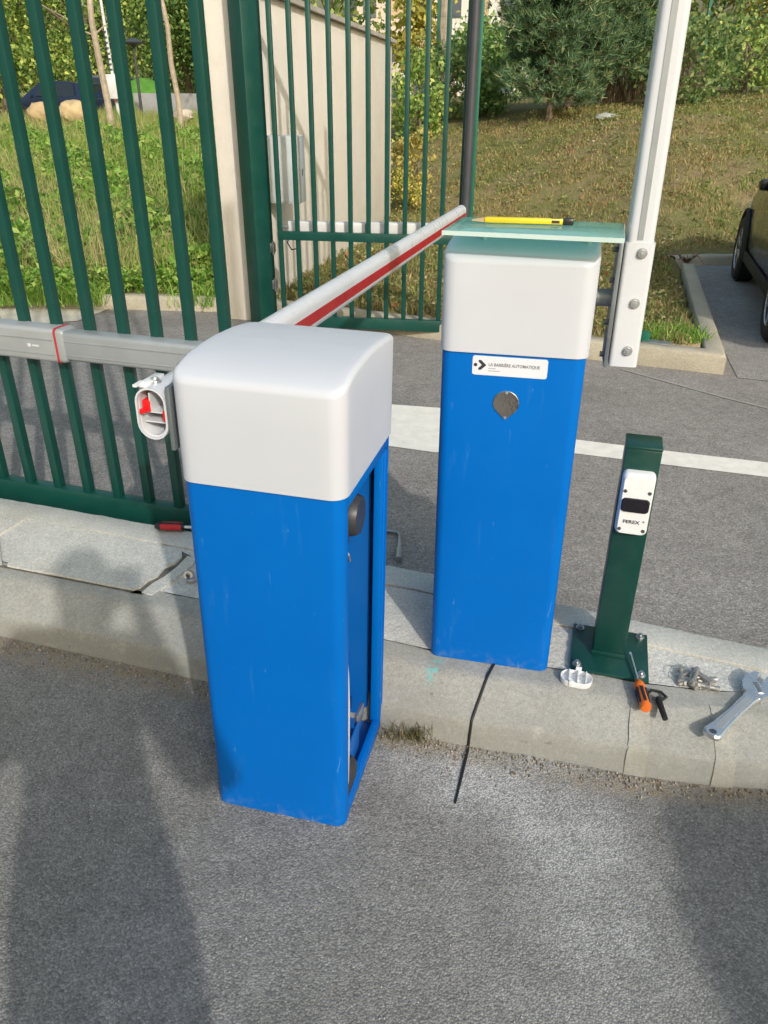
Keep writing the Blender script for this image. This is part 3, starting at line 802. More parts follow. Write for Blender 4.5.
# sticker, lock cover on the second cabinet
FRONT = Matrix(((1, 0, 0, 0), (0, 0, -1, .0045), (0, 1, 0, 0), (0, 0, 0, 1)))       # (x, y up, outwards) -> cabinet front
st = MB(); st.loft([[(x, y, z) for x, y in rrect(.178, .047, .006, 5, .172, .8855)] for z in (0, .0008)], M=FRONT)
sticker = st.build('sticker', paint('sticker_white', (.72, .74, .80), .35, .02), c2, 30)
ch = MB(); zz0, zz1 = .0008, .0014
ch.prism([(.0975, .8985), (.1035, .8985), (.1165, .8865), (.1035, .8745), (.0975, .8745), (.0975, .8785), (.1055, .8865), (.0975, .8945)], zz0, zz1, M=FRONT)
ch.prism([(.0905 + .0042 * math.cos(k * math.pi / 8), .8865 + .0042 * math.sin(k * math.pi / 8)) for k in range(16)], zz0, zz1, M=FRONT)
ch.build('emblem', m_ink, sticker, 0)
TM = lambda x, y: FRONT @ Matrix.Translation((x, y, .0011))
text_obj('lettering', 'LA BARRIÈRE AUTOMATIQUE', .0105, m_inkgrey, sticker, TM(.1215, .8885), bold=.00025, sx=.88)
for (x0, x1, y) in ((.1215, .139, .8795), (.1215, .150, .8735)):
    q = MB(); q.box(((x0 + x1) / 2, y, .0011), (x1 - x0, .0022, .0006), M=FRONT); q.build('small_print', paint('faint_ink', (.42, .43, .47), .5, .05), sticker, 0)
lk = MB()
tear = [(.0315 * math.cos(R(a)), .0315 * math.sin(R(a))) for a in range(-40, 221, 10)]
tear += [(-.0245, -.0195), (-.010, -.034), (0, -.042), (.010, -.034)]
lk.loft([[(.170 + x * q, .795 + y * q, z) for x, y in tear] for q, z in ((1, 0), (1, .0015), (.96, .0025))], M=FRONT)
lock = lk.build('lock_cover', m_mirror, c2, 30)
for (x, y) in ((.170, .821), (.170, .758)):
    s_ = MB(); s_.lathe([(.0005, .004), (.003, .0035), (.004, .0022)][::-1], 10, FRONT @ Matrix.Translation((x, y, 0))); s_.build('rivet', m_chrome, lock)

# glass plate and carpenter pencil on top of the second cabinet
plate = thing('glass_plate', 'x', 'plate', mat=Matrix.Translation((.341, 1.835, 1.3455)) @ Matrix.Rotation(-.268, 4, 'Z'))
pl = MB(); pl.box((0, 0, 0), (.384, .25, .009), bev=.0015); pl.build('pane', glassy('teal_glass', (.50, .82, .78), .60, .05), plate)
pl = MB(); pl.box((0, -.1258, 0), (.384, .0014, .0095)); pl.box((.1928, 0, 0), (.0014, .25, .0095)); pl.build('polished_edge', paint('glass_edge', (.56, .70, .67), .3, .05), plate)
for x, y in ((-.12, .03), (.12, .03), (-.12, .09), (.12, .09)):
    q = MB(); q.cyl((x, y, -.034), (x, y, -.005), .007, .009, n=14); q.build('foot', glassy('clear_rubber', (.75, .85, .82), .5), plate)
tag(plate, 'teal green translucent plate lying on the white hood', 'plate')
for sx_, sy_ in (): pass
pen = thing('carpenter_pencil', 'flat yellow carpenter pencil with black end lying on the teal plate', 'pencil', (.312, 1.885, 1.3548), R(-9))
p = MB(); p.box((.008, 0, 0.002), (.182, .019, .013), bev=.004); p.build('shaft', m_yellow, pen)
p = MB(); p.loft([[(x, y * q, z * q) for y, z in ((-.0085, -.003), (.0085, -.003), (.0085, .007), (-.0085, .007))] for x, q in ((-.083, 1), (-.112, .25))]); p.build('point', m_wood, pen)
p = MB(); p.box((.108, 0, .002), (.026, .021, .015), bev=.004); p.build('end_cap', m_black, pen)
p = MB(); p.box((.080, 0, .0087), (.022, .012, .0006)); p.box((.080, -.0097, .002), (.018, .0006, .006)); p.build('stripe', m_ink, pen)

# ------------------------------------------------------------------ photocell post
ph = thing('photocell_post', 'short green square post with a white photocell, bolted to the kerb', 'post', (.662, 1.80, KZ + .002), R(-15.5))
p = MB(); p.box((.005, .017, .006), (.219, .222, .010), bev=.002); bp = p.build('base_plate', m_greend, ph)
for (x, y) in ((-.085, -.075), (.093, -.075), (.093, .108), (-.085, .108)):
    q = MB(); q.cyl((x, y, .011), (x, y, .014), .013, n=18); q.cyl((x, y, .014), (x, y, .021), .0095, n=6); q.cyl((x, y, .021), (x, y, .026), .005, n=10); q.build('bolt', m_galv, bp)
p = MB(); p.box((0, .035, .338), (.090, .090, .655), bev=.004); p.build('tube', m_greend, ph)
p = MB(); p.box((0, .035, .669), (.092, .092, .010), bev=.004); p.build('cap', m_greend, ph)
p = MB(); p.box((0, -.0115, .018), (.098, .006, .014), bev=.003); p.build('weld', m_greend, ph)
FS = Matrix(((1, 0, 0, -.001), (0, 0, -1, -.0105), (0, 1, 0, .522), (0, 0, 0, 1)))
cell = MB()
rs = []
for q, z in ((1, 0), (1, .016), (.965, .026), (.86, .033)):
    rs.append([(x * q, y * (1 - (1 - q) * .5), z) for x, y in rrect(.082, .176, .014, 6)])
cell.loft(rs, M=FS)
cellb = cell.build('photocell', m_plast, ph, 40)
q = MB(); q.loft([[(x * k, y * k + .002, z) for x, y in rrect(.070, .040, .010, 5)] for k, z in ((1, .030), (1, .0345), (.93, .037))], M=FS); q.build('lens', m_lens, cellb)
for x in (-.030, .030):
    for y in (.040, -.070):
        q = MB(); q.cyl((x, y, .026), (x, y, .0331), .0052, n=12, M=FS); q.build('screw', m_darkpost, cellb)
text_obj('lettering', 'FEREX', .0135, m_ink, cellb, FS @ Matrix.Translation((-.003, -.047, .0335)), 'CENTER', .0003, 1.12)
text_obj('lettering', '®', .007, m_ink, cellb, FS @ Matrix.Translation((.0275, -.043, .0335)), 'CENTER')

# ------------------------------------------------------------------ small tools on the kerb
# white plastic cap lying open side up
cp = thing('plastic_cap', 'white plastic cover lying open on the kerb in front of the green post', 'cover', (.545, 1.688, KZ), R(-15))
p = MB(); ring = [(x, y) for x, y in rrect(.088, .056, .0275, 8)]
p.loft([[(x * k, y * k, z) for x, y in ring] for k, z in ((.96, .001), (1, .004), (1, .020), (.95, .020), (.94, .006))], cap1=True); p.build('shell', m_plast, cp)
for x in (-.02, .004, .026):
    p = MB(); p.box((x, .004, .015), (.003, .040, .020)); p.build('rib', m_plast, cp)
p = MB(); p.box((.004, .030, .018), (.016, .006, .026), bev=.001); p.build('tab', m_plast, cp)
p = MB(); p.box((-.012, -.029, .016), (.014, .005, .02), bev=.001); p.build('tab', m_plast, cp)

def aim(a, b):
    a = Vector(a); b = Vector(b); x = (b - a).normalized(); z = Vector((0, 0, 1)); y = z.cross(x).normalized(); z = x.cross(y)
    M = Matrix((x, y, z)).transposed().to_4x4(); M.translation = a; return M
# screwdriver: blade rests on the base plate, handle hangs over the kerb edge
Msd = aim((.703, 1.560, KZ + .017), (.722, 1.79, KZ + .030))
sdv = thing('screwdriver', 'orange and black screwdriver leaning on the base plate of the green post', 'screwdriver', mat=Msd)
RX = Matrix.Rotation(R(90), 4, 'Y')
p = MB(); p.lathe([(.001, 0), (.013, .002), (.0155, .010), (.0155, .016)], 16, RX); p.lathe([(.0148, .016), (.0135, .050), (.0125, .075), (.0155, .084), (.0135, .096), (.008, .108), (.0015, .110)], 16, RX); p.build('handle', m_orange, sdv)
p = MB()
for k in range(6):
    a = k * math.pi / 3; p.box((.047, 0, .0132), (.056, .0085, .006), M=Matrix.Rotation(a, 4, 'X'), bev=.002)
p.build('grip', m_black, sdv)
p = MB(); p.cyl((.105, 0, 0), (.215, 0, 0), .0032, n=12); p.box((.221, 0, 0), (.014, .007, .0016)); p.build('blade', m_chrome, sdv)
# bent black key beside it
hk = MB(); hk.tube([(.728, 1.630, KZ + .010), (.745, 1.645, KZ + .010), (.768, 1.637, KZ + .010), (.776, 1.617, KZ + .010), (.762, 1.606, KZ + .010), (.736, 1.612, KZ + .010)], .0042, 10)
hk.cyl((.752, 1.611, KZ + .010), (.7475, 1.536, KZ + .0065), .0085, .0075, n=14)
tag(hk.build('strap_handle', m_rubber), 'black looped strap with stubby handle lying beside the orange screwdriver', 'strap handle')
# heap of anchor bolts
def make_bolt():
    t = thing('anchor_bolt', 'dull steel anchor bolt in the loose heap on the kerb', 'bolt', group='anchor bolts heaped on the kerb')
    p = MB(); p.cyl((-.026, 0, 0), (.012, 0, 0), .0058, n=14); p.cyl((.012, 0, 0), (.024, 0, 0), .0066, .0082, n=14); p.build('sleeve', m_bolt, t)
    p = MB(); p.cyl((-.034, 0, 0), (-.026, 0, 0), .0098, n=6); p.build('nut', m_bolt, t)
    p = MB(); p.cyl((-.046, 0, 0), (-.034, 0, 0), .0042, n=10); p.build('stud', m_bolt, t)
    return t
b0 = make_bolt()
spots = [(.846, 1.704, .009, 250, 0), (.868, 1.716, .009, 205, 0), (.874, 1.690, .011, 20, -8), (.894, 1.698, .012, 150, 6), (.892, 1.672, .010, -35, 0), (.913, 1.660, .009, -20, 0),
         (.917, 1.688, .010, 10, 0), (.882, 1.694, .026, 60, -10), (.902, 1.680, .026, -60, 5), (.862, 1.676, .009, 300, 0)]
for k, (x, y, z, a, t_) in enumerate(spots):
    o = b0 if k == 0 else copy_tree(b0)
    o.location = (x, y, KZ + z); o.rotation_euler = (0, R(t_), R(a))
wl = MB(); wl.tube([(.846 + .03 * math.cos(a), 1.716 + .022 * math.sin(a), KZ + .004 + .012 * max(0, math.sin(a))) for a in np.linspace(.2, 4.2, 18)], .0009, 6)
tag(wl.build('wire_loop', m_bolt), 'thin wire loop curled beside the heap of bolts', 'wire')
# adjustable wrench, lying over the kerb edge
Mw = aim((.855, 1.490, KZ - .004), (1.075, 1.672, KZ + .016)) @ Matrix.Diagonal((1.0, 1.16, 1.2, 1))
wr = thing('adjustable_wrench', 'chrome adjustable wrench lying across the kerb edge', 'wrench', mat=Mw)
p = MB()
prof = [(-.010, .013), (-.004, .019), (.008, .021), (.04, .0175), (.12, .0145), (.19, .016), (.215, .022)]
def flat(ps, z0, z1, inset=.003):
    out = ps + [(x, -y) for x, y in reversed(ps)]
    c = (sum(x for x, _ in out) / len(out), 0)
    ins_ = [(x + (c[0] - x) * .015, y * (1 - inset / .016)) for x, y in out]
    return [[(x, y, z0) for x, y in ins_], [(x, y, z0 + inset) for x, y in out], [(x, y, z1 - inset) for x, y in out], [(x, y, z1) for x, y in ins_]]
p.loft(flat(prof, -.006, .007)); 
p.build('handle', m_chrome, wr)
p = MB(); p.loft([[(x, y, z) for x, y in [(.028, .0085), (.10, .008), (.185, .0085), (.185, -.0085), (.10, -.008), (.028, -.0085)]] for z in (.0068, .0082)]); p.build('panel', m_ram, wr)
p = MB(); p.lathe([(.0145, .0066), (.0145, .0085), (.0085, .0085), (.0085, .0062)], 20, Matrix.Translation((.004, 0, 0))); p.build('hanging_eye', m_chrome, wr)
p = MB(); p.cyl((.004, 0, .0070), (.004, 0, .0078), .0086, n=18); p.build('eye_hole', m_darkpost, wr)
p = MB()
p.prism([(.205, -.022), (.205, .024), (.232, .040), (.262, .044), (.292, .036), (.297, .026), (.262, .020), (.255, -.004), (.262, -.020), (.240, -.030)], -.009, .010); p.build('jaw', m_chrome, wr)
p = MB(); p.prism([(.254, -.003), (.262, .003), (.305, .008), (.308, -.004), (.285, -.026), (.262, -.022)], -.007, .008); p.build('sliding_jaw', m_chrome, wr)
p = MB()
for k in range(7): p.cyl((.222 + .004 * k, -.012 + .004 * k, .0005), (.2245 + .004 * k, -.0095 + .004 * k, .0005), .0125, n=16)
p.build('thumb_wheel', m_galv, wr)
# ratchet with red and black handle, at the back of the kerb
Mr = aim((-.872, 2.545, KZ + .022), (-.735, 2.535, KZ + .022))
ra = thing('ratchet_handle', 'red and black ratchet handle lying on the back kerb by the gate', 'ratchet', mat=Mr)
p = MB(); p.lathe([(.001, 0), (.010, .003), (.0155, .016), (.0165, .05), (.0145, .085), (.016, .112), (.0125, .116)], 16, RX); p.build('grip', m_black, ra)
for q_ in (-1, 1):
    p = MB(); p.box((.066, q_ * .0095, .002), (.085, .014, .024), bev=.006); p.build('side_grip', paint('grip_red', (.50, .02, .03), .45, .1), ra)
p = MB(); p.cyl((.11, 0, 0), (.25, 0, 0), .0065, n=14); p.build('shank', m_chrome, ra)
# L shaped socket key on the road
lk_ = thing('socket_key', 'L shaped steel socket key lying on the road between the two cabinets', 'socket key', (0, 0, 0))
p = MB(); p.tube([(-.10, 2.835, .012), (.03, 2.806, .012), (.056, 2.798, .012), (.067, 2.775, .012), (.0615, 2.62, .012)], .0075, 12); p.build('rod', m_galv, lk_)
p = MB(); p.cyl((.0635, 2.665, .014), (.0585, 2.575, .014), .0125, .014, n=14); p.cyl((.0586, 2.578, .014), (.0583, 2.573, .014), .009, n=12); p.build('socket', m_galv, lk_)
# little clamp by the broken slab
cl = MB(); cl.lathe([(.008, -.008), (.016, -.008), (.016, .008), (.008, .008), (.008, -.008)], 16, Matrix.Translation((-.664, 2.20, KZ + .022)) @ Matrix.Rotation(R(70), 4, 'X'))
cl.cyl((-.672, 2.20, KZ + .012), (-.632, 2.19, KZ + .010), .007, n=6); cl.box((-.655, 2.185, KZ + .012), (.03, .02, .012), bev=.003)
tag(cl.build('pipe_clamp', m_galv), 'small grey steel clamp lying by the broken slab edge', 'clamp')
# black sealant line across the kerb and road
cb = MB(); path = [fpt(.290 - .0, .22, KZ + .001)] + [fpt(.241 + .049 * (n / .20), n, z + .001) for n, z in reversed(PROF[1:])] + [(.236, 1.57, .002), (.214, 1.49, .002), (.188, 1.393, .002)]
path = [(.300, 1.815, KZ + .001)] + path
cb.tube(path, [.0042] * (len(path) - 1) + [.003], 8)
tag(cb.build('loop_cable', m_cableblk), 'thin black cable running from the kerb cabinet down onto the asphalt', 'cable')

# ------------------------------------------------------------------ gates
def gate_leaf(label, p0, yaw, nbars, pitch, z0, hgt, bar, rail_h, midz, stile_end):
    g = thing('gate_leaf', label, 'gate', (p0[0], p0[1], 0), yaw)
    L = (nbars - 1) * pitch
    b = MB(); b.box((L / 2, 0, z0 + rail_h / 2), (L + bar, .05, rail_h), bev=.003); b.build('bottom_rail', m_green, g)
    b = MB(); b.box((L / 2, 0, hgt - .04), (L + bar, .05, .08), bev=.003); b.build('top_rail', m_green, g)
    if midz: b = MB(); b.box((L / 2, 0, midz), (L + bar, .044, .062), bev=.003); b.build('mid_rail', m_green, g)
    me = None
    for k in range(nbars):
        if me is None:
            b = MB(); b.box((0, 0, (z0 + rail_h + hgt - .08) / 2), (bar, bar * .98, hgt - .08 - z0 - rail_h - .001), bev=.003)
            o = b.build('bar', m_green, g); me = o
        else:
            o = me.copy(); COL.objects.link(o); o.parent = g
        o.location = (k * pitch - .0065 * max(0, k - (nbars - 4)) * (nbars > 12), 0, 0)
    return g
# left leaf: its right end is hidden behind the near cabinet
YL = math.atan2(-.305, .952)
ux, uy = math.cos(YL), math.sin(YL)
ex, ey = -.528, 2.594
NB = 18; PT = .1432
gl = gate_leaf('green barred gate leaf nearest the camera, hanging just behind the kerb', (ex - ux * PT * (NB - 1), ey - uy * PT * (NB - 1)), YL, NB, PT, .085, 2.62, .034, .105, .80, 0)
gr = gate_leaf('green barred gate leaf standing farther back beside the cream wall', (-.792, 6.055), R(-8.5), 11, .1345, .06, 2.62, .032, .085, .735, 0)
b = MB(); b.box((1.418, .0, 1.30), (.026, .034, 2.5), bev=.003); b.build('end_stile', m_greenfar, gr)

def gate_opener(label, origin, yaw, body, cover, mats, rod_dir=1):
    g = thing('gate_opener', label, 'gate opener', origin, yaw)
    (a0, a1, bh, bd), (c0, c1, ch_, cd_) = body, cover
    def prof(x0, x1, h, dpt, r):
        return [[(x, a, b) for a, b in rrect(dpt * k, h * k, r, 4)] for x, k in ((x0, .96), (x0 + .004, 1), (x1 - .004, 1), (x1, .96))]
    q = MB(); q.loft(prof(a0, a1, bh, bd, .016)); bo = q.build('housing', mats[0], g, 40)
    q = MB(); q.box(((a0 + a1) / 2, -bd / 2 - .001, bh * .18), (a1 - a0 - .02, .004, .004)); q.box(((a0 + a1) / 2, -bd / 2 - .001, -bh * .26), (a1 - a0 - .02, .004, .003)); q.build('rib', mats[0], bo)
    q = MB(); q.loft(prof(c0, c1, ch_, cd_, .014)); cv = q.build('rod_cover', mats[1], g, 40)
    q = MB(); q.box(((c0 + c1) / 2, -cd_ / 2 - .001, ch_ * .2), (c1 - c0 - .02, .004, .003)); q.box(((c0 + c1) / 2, -cd_ / 2 - .001, -ch_ * .28), (c1 - c0 - .02, .004, .003)); q.build('rib', mats[1], cv)
    q = MB(); q.box((c1 + .03, .02, 0), (.07, .05, .03), bev=.004); q.build('fork', m_steelgrey, g)
    return g, bo
gx0, gy0 = ex - ux * PT * (NB - 1), ey - uy * PT * (NB - 1)
# in the leaf's own frame the opener hangs on the near side of the mid rail
o_ = Vector((ux, uy, 0)); nrm = Vector((uy, -ux, 0))
px = Vector((-1.172, 2.783, .815))
org = px + nrm * .02
go, gb_ = gate_opener('grey gate opener with red seal mounted along the near gate leaf', org, YL, (-1.1, 0.0, .125, .085), (.018, .66, .105, .075), (m_ram, m_ram))
q = MB(); q.loft([[(x, a, b) for a, b in rrect(.090, .130, .016, 4)] for x in (-.002, .006)]); q.build('seal', paint('red_seal', (.42, .03, .04), .5, .1), go)
q = MB(); q.loft([[(x, a, b) for a, b in rrect(.082 * k, .120 * k, .016, 4)] for x, k in ((.006, 1.04), (.024, 1.04), (.034, .95))]); q.build('collar', m_ram, go)
text_obj('lettering', '◻ Genius', .020, m_ramw, gb_, Matrix(((1, 0, 0, -.115), (0, 0, -1, -.0435), (0, 1, 0, -.008), (0, 0, 0, 1)))) if False else None
q = MB(); q.box((-.118, -.0434, -.004), (.014, .0006, .012)); q.box((-.09, -.0434, -.004), (.03, .0006, .006)); q.build('marking', m_ramw, gb_)
go2, gb2 = gate_opener('pale grey gate opener mounted behind the farther gate leaf', Vector((-.14, 6.06, .785)), R(171.5), (-.58, 0.0, .10, .075), (.012, .60, .085, .07), (m_ramw, m_ramw))
q = MB(); q.tube([(.60, -.02, -.03), (.62, .0, -.12), (.585, .02, -.165), (.53, .02, -.155)], .005, 8); q.build('cable', m_cableblk, go2)

hp = thing('hinge_post', 'thick square green post carrying the farther gate leaf beside the cream wall', 'gate post', (-.992, 6.285, 0), R(42))
q = MB(); q.box((0, 0, 1.35), (.160, .160, 2.75), bev=.005); q.build('post', m_green, hp)
for z in (.28, .56, 2.3):
    q = MB(); q.cyl((.068, -.090, z), (.068, -.090, z + .10), .011, n=12); q.box((.072, -.078, z + .05), (.05, .012, .07), bev=.002); q.build('hinge', m_galv, hp)
lp = thing('latch_post', 'slim dark grey post at the free end of the farther gate leaf', 'post', (.560, 5.76, 0), R(-15))
q = MB(); q.tube([(0, 0, 0), (0, 0, 2.47)], .031, 20); q.build('post', m_darkpost, lp)
q = MB(); q.tube([(0, 0, 2.47), (0, 0, 3.2)], .037, 20); q.build('sleeve', m_darkpost, lp)

# gate stop block on the island kerb
gs = thing('gate_stop', 'small green metal gate stop bolted on the island kerb', 'gate stop', (1.83, 5.36, .135), R(-27))
q = MB(); q.box((0, 0, .035), (.075, .05, .07), bev=.006); q.build('block', m_greenfar, gs)
q = MB(); q.box((.09, .0, .006), (.19, .10, .010), bev=.002); q.build('base_plate', m_galv, gs)

# ------------------------------------------------------------------ cream wall and meter box
wa = math.atan2(11.95 - 6.43, .065 - (-1.062))
wl = thing('rendered_wall', 'cream rendered wall with grey coping beyond the gates', 'wall', (-1.062, 6.43, 0), wa)
WL = 5.64
q = MB(); q.box((WL / 2, .125, 1.14), (WL, .25, 2.42), bev=.008); q.build('wall_face', m_render, wl)
q = MB(); q.loft([[(-.03, a, b), (WL + .06, a, b)][0:0] for a, b in ()]) if False else None
cp_ = [(-.05, 2.352), (.30, 2.352), (.30, 2.392), (.125, 2.43), (-.05, 2.392)]
q.loft([[(x, a, b) for a, b in cp_] for x in (-.03, WL + .10)]); q.build('coping', m_cap, wl, 20)
mbx = thing('meter_box', 'pale grey metal cabinet fixed to the cream wall behind the gate', 'cabinet', (-.838, 6.86, 1.135), R(-6))
q = MB(); q.box((0, 0, 0), (.30, .24, .50), bev=.008); m_box = paint('cabinet_grey', (.50, .55, .575), .45, .05, 6); q.build('housing', m_box, mbx)
q = MB(); q.box((.0, -.123, 0), (.275, .008, .47), bev=.003); dr = q.build('door', m_box, mbx)
for z in (0.02,): 
    s_ = MB(); s_.cyl((.11, -.127, z), (.11, -.133, z), .013, n=14); s_.build('lock', m_darkpost, dr)
q = MB(); q.box((.152, .0, -.02), (.006, .02, .05), bev=.002); q.build('latch', m_darkpost, mbx)

# ------------------------------------------------------------------ cars
def car_glass():
    t = NT('car_glass'); return t.fin((.02, .025, .03), .05, spec=.8)
m_carglass = car_glass()
m_rim = paint('alloy_rim', (.55, .56, .58), .3, .08, 20, metal=.8)
def make_car(name, label, col, loc, yaw, sx=1.0):
    """x right, y forward, z up; 4.1 m hatchback"""
    mp = paint(name + '_paint', col, .28, .05, 2, coat=.6, bump=0)
    root = thing(name, label, 'car', loc, yaw)
    # body: stations along y, section half widths at heights
    st_ = [(-2.02, .62, .42, .86, .60), (-1.92, .78, .30, .95, .72), (-1.6, .85, .24, .98, .80), (-.8, .87, .22, .96, .84), (0, .875, .22, .95, .85), (.8, .87, .22, .93, .84), (1.3, .86, .24, .90, .80), (1.75, .80, .28, .80, .70), (1.98, .62, .38, .66, .54)]
    bodym = MB(); rings = []
    for y, hw, z0, z1, tw in st_:
        pts = [(-tw, z1), (-hw * .985, z1 - .10), (-hw, (z0 + z1) / 2 + .05), (-hw * .99, z0 + .16), (-hw * .90, z0), (hw * .90, z0), (hw * .99, z0 + .16), (hw, (z0 + z1) / 2 + .05), (hw * .985, z1 - .10), (tw, z1)]
        rings.append([(x, y, z) for x, z in pts])
    bodym.loft(rings)
    body = bodym.build('body', mp, root, 40)
    cab = MB(); rings = []
    for y, hw, z0, z1, tw in [(-1.88, .70, .93, .96, .66), (-1.55, .76, .93, 1.36, .60), (-1.0, .79, .93, 1.44, .60), (-.1, .80, .93, 1.46, .60), (.35, .80, .92, 1.40, .60), (1.12, .76, .90, .95, .70)]:
        rings.append([(-hw, y, z0), (-tw, y, z1), (-tw * .5, y, z1 + .02), (tw * .5, y, z1 + .02), (tw, y, z1), (hw, y, z0)])
    cab.loft(rings); cab.build('roof', mp, root, 40)
    for sgn in (-1, 1):
        for (ya, yb, yc, yd) in ((-1.42, -.52, -.52, -1.28), (-.44, .42, .30, -.44)):
            g_ = MB()
            lo = [(sgn * .806, ya, .965), (sgn * .812, yb, .965)]; hi = [(sgn * .640, yc, 1.375), (sgn * .640, yd, 1.385)]
            o1 = [Vector(p) for p in lo + hi]; nrm_ = Vector((sgn * .95, 0, .35)) * .012
            g_.loft([[tuple(p - nrm_) for p in o1], [tuple(p + nrm_ * .4) for p in o1]])
            g_.build('window', m_carglass, root, 20)
        g_ = MB(); g_.box((sgn * .865, .56, .975), (.10, .08, .10), bev=.03); g_.build('mirror', mp, root)
        g_ = MB(); g_.box((sgn * .66, 1.83, .66), (.26, .20, .13), bev=.03); g_.build('headlight', m_ramw, root)
        g_ = MB(); g_.box((sgn * .70, -1.93, .80), (.16, .10, .22), bev=.03); g_.build('tail_light', m_redhot, root)
        for y in (-1.25, 1.25):
            Mw_ = Matrix.Translation((sgn * .80, y, .315)) @ Matrix.Rotation(R(90 * sgn), 4, 'Y')
            t_ = MB(); t_.lathe([(.20, -.10), (.29, -.10), (.312, -.08), (.316, 0), (.312, .08), (.29, .098), (.225, .10), (.205, .085)], 28, Mw_); wv = t_.build('wheel', m_rubber, root, 40)
            r_ = MB(); r_.lathe([(.001, .060), (.05, .075), (.06, .062), (.19, .070), (.206, .094), (.206, .06), (.001, .03)], 28, Mw_)
            for k in range(6): r_.box((.115, 0, .082), (.15, .035, .018), M=Mw_ @ Matrix.Rotation(k * math.pi / 3, 4, 'Z'), bev=.005)
            r_.build('rim', m_rim, wv, 40)
            a_ = MB()
            arc = [(sgn * .872, y + .37 * math.cos(R(a)), .315 + .37 * math.sin(R(a))) for a in range(-8, 189, 14)]
            a_.tube(arc, .022, 6); a_.build('wheel_arch', m_rubber, root)
            d_ = MB(); d_.lathe([(.001, 0), (.345, 0), (.345, .012), (.001, .012)], 24, Matrix.Translation((sgn * .860, y, .33)) @ Matrix.Rotation(R(90 * sgn), 4, 'Y')); d_.build('arch_liner', m_rubber, root)
        s_ = MB(); s_.box((sgn * .865, 0, .30), (.03, 1.75, .10), bev=.01); s_.build('sill', m_rubber, root)
    g_ = MB(); ws = [Vector(p) for p in ((-.68, 1.02, 1.0), (.68, 1.02, 1.0), (.56, .42, 1.38), (-.56, .42, 1.38))]
    n_ = Vector((0, .55, .83)) * .014; g_.loft([[tuple(p - n_) for p in ws], [tuple(p + n_) for p in ws]]); g_.build('windscreen', m_carglass, root, 20)
    g_ = MB(); ws = [Vector(p) for p in ((-.62, -1.80, 1.03), (.62, -1.80, 1.03), (.54, -1.60, 1.33), (-.54, -1.60, 1.33))]
    n_ = Vector((0, -.8, .45)) * .02; g_.loft([[tuple(p - n_) for p in ws], [tuple(p + n_) for p in ws]]); g_.build('rear_window', m_carglass, root, 20)
    return root
make_car('parked_car', 'dark olive grey car parked nose in beside the grass bank', (.016, .017, .015), (4.16, 6.87, .004), R(-16.8))
zc = float(terrain([-12.2], [33])[0])
make_car('parked_car', 'dark blue car parked far off beyond the meadow', (.008, .016, .05), (-12.4, 33, zc - .22), R(68))
make_car('parked_car', 'grey car parked far off just behind the dark blue car', (.10, .115, .13), (-12.6, 38.5, float(terrain([-12.6], [38.5])[0]) + .05), R(80))
make_car('parked_car', 'silver car parked close behind the photographer', (.5, .5, .52), (2.24, -2.25, 0), R(182))

# ------------------------------------------------------------------ trees
def limb(mb, a, b, r0, r1, n=6, k=4, wig=.06):
    a = Vector(a); b = Vector(b); L = (b - a).length
    pts = [a.lerp(b, t) + Vector((random.uniform(-1, 1), random.uniform(-1, 1), random.uniform(-.5, .5))) * (wig * L if 0 < t < 1 else 0) for t in [i / k for i in range(k + 1)]]
    mb.tube(pts, [r0 + (r1 - r0) * i / k for i in range(k + 1)], n); return pts
def broadleaf(label, loc, h, rad, mat, nclump=70, per=90, leaf=.20, base=.12, group='broadleaf trees in the background', name='broadleaf_tree', z0=None):
    z = float(terrain([loc[0]], [loc[1]])[0]) if z0 is None else z0
    t = thing(name, label, 'tree', (loc[0], loc[1], z - .05), random.uniform(0, 6), group)
    tr = MB(); limb(tr, (0, 0, -.1), (random.uniform(-.2, .2), random.uniform(-.2, .2), h * .8), rad * .055, rad * .012, 8, 6, .02)
    cl = []
    while len(cl) < nclump:
        p = np.array([random.uniform(-1, 1), random.uniform(-1, 1), random.uniform(-1, 1)])
        rr = np.linalg.norm(p)
        if rr > 1 or rr < .35: continue
        s = 1 + .25 * math.sin(5 * math.atan2(p[1], p[0])) * random.random()
        cl.append((p[0] * rad * s, p[1] * rad * s, h * (base + 1) / 2 + p[2] * h * (1 - base) / 2))
    for c in random.sample(cl, min(14, nclump)):
        limb(tr, (0, 0, max(h * base * .7, c[2] * .55)), c, rad * .02, rad * .006, 5, 3)
    tr.build('trunk', m_bark, t)
    C = []
    for c in cl:
        sp_ = random.uniform(.13, .26) * rad
        C.append(np.array(c) + RNG.normal(0, 1, (per, 3)) * np.array([sp_, sp_, sp_ * .8]))
    C = np.concatenate(C)
    leaves(C, None, leaf, mat, 'crown', t, .65)
    return t
m_lfA = leafy('foliage_olive', [(0, (0.126, 0.240, 0.058)), (.45, (0.282, 0.428, 0.103)), (.8, (0.479, 0.599, 0.163)), (1, (0.760, 0.788, 0.219))], .35)
m_lfB = leafy('foliage_green', [(0, (0.087, 0.196, 0.059)), (.5, (0.206, 0.356, 0.101)), (.85, (0.378, 0.535, 0.159)), (1, (0.621, 0.642, 0.240))], .35)
m_lfC = leafy('foliage_yellowing', [(0, (0.249, 0.286, 0.065)), (.4, (0.470, 0.470, 0.096)), (.8, (0.718, 0.628, 0.162)), (1, (0.909, 0.685, 0.225))], .35)
m_lfD = leafy('foliage_shrub', [(0, (0.068, 0.140, 0.047)), (.5, (0.159, 0.258, 0.080)), (1, (0.362, 0.421, 0.158))], .35)
m_lfY = leafy('foliage_bright_yellow', [(0, (.30, .25, .05)), (.5, (.50, .42, .10)), (1, (.62, .55, .22))], .3)
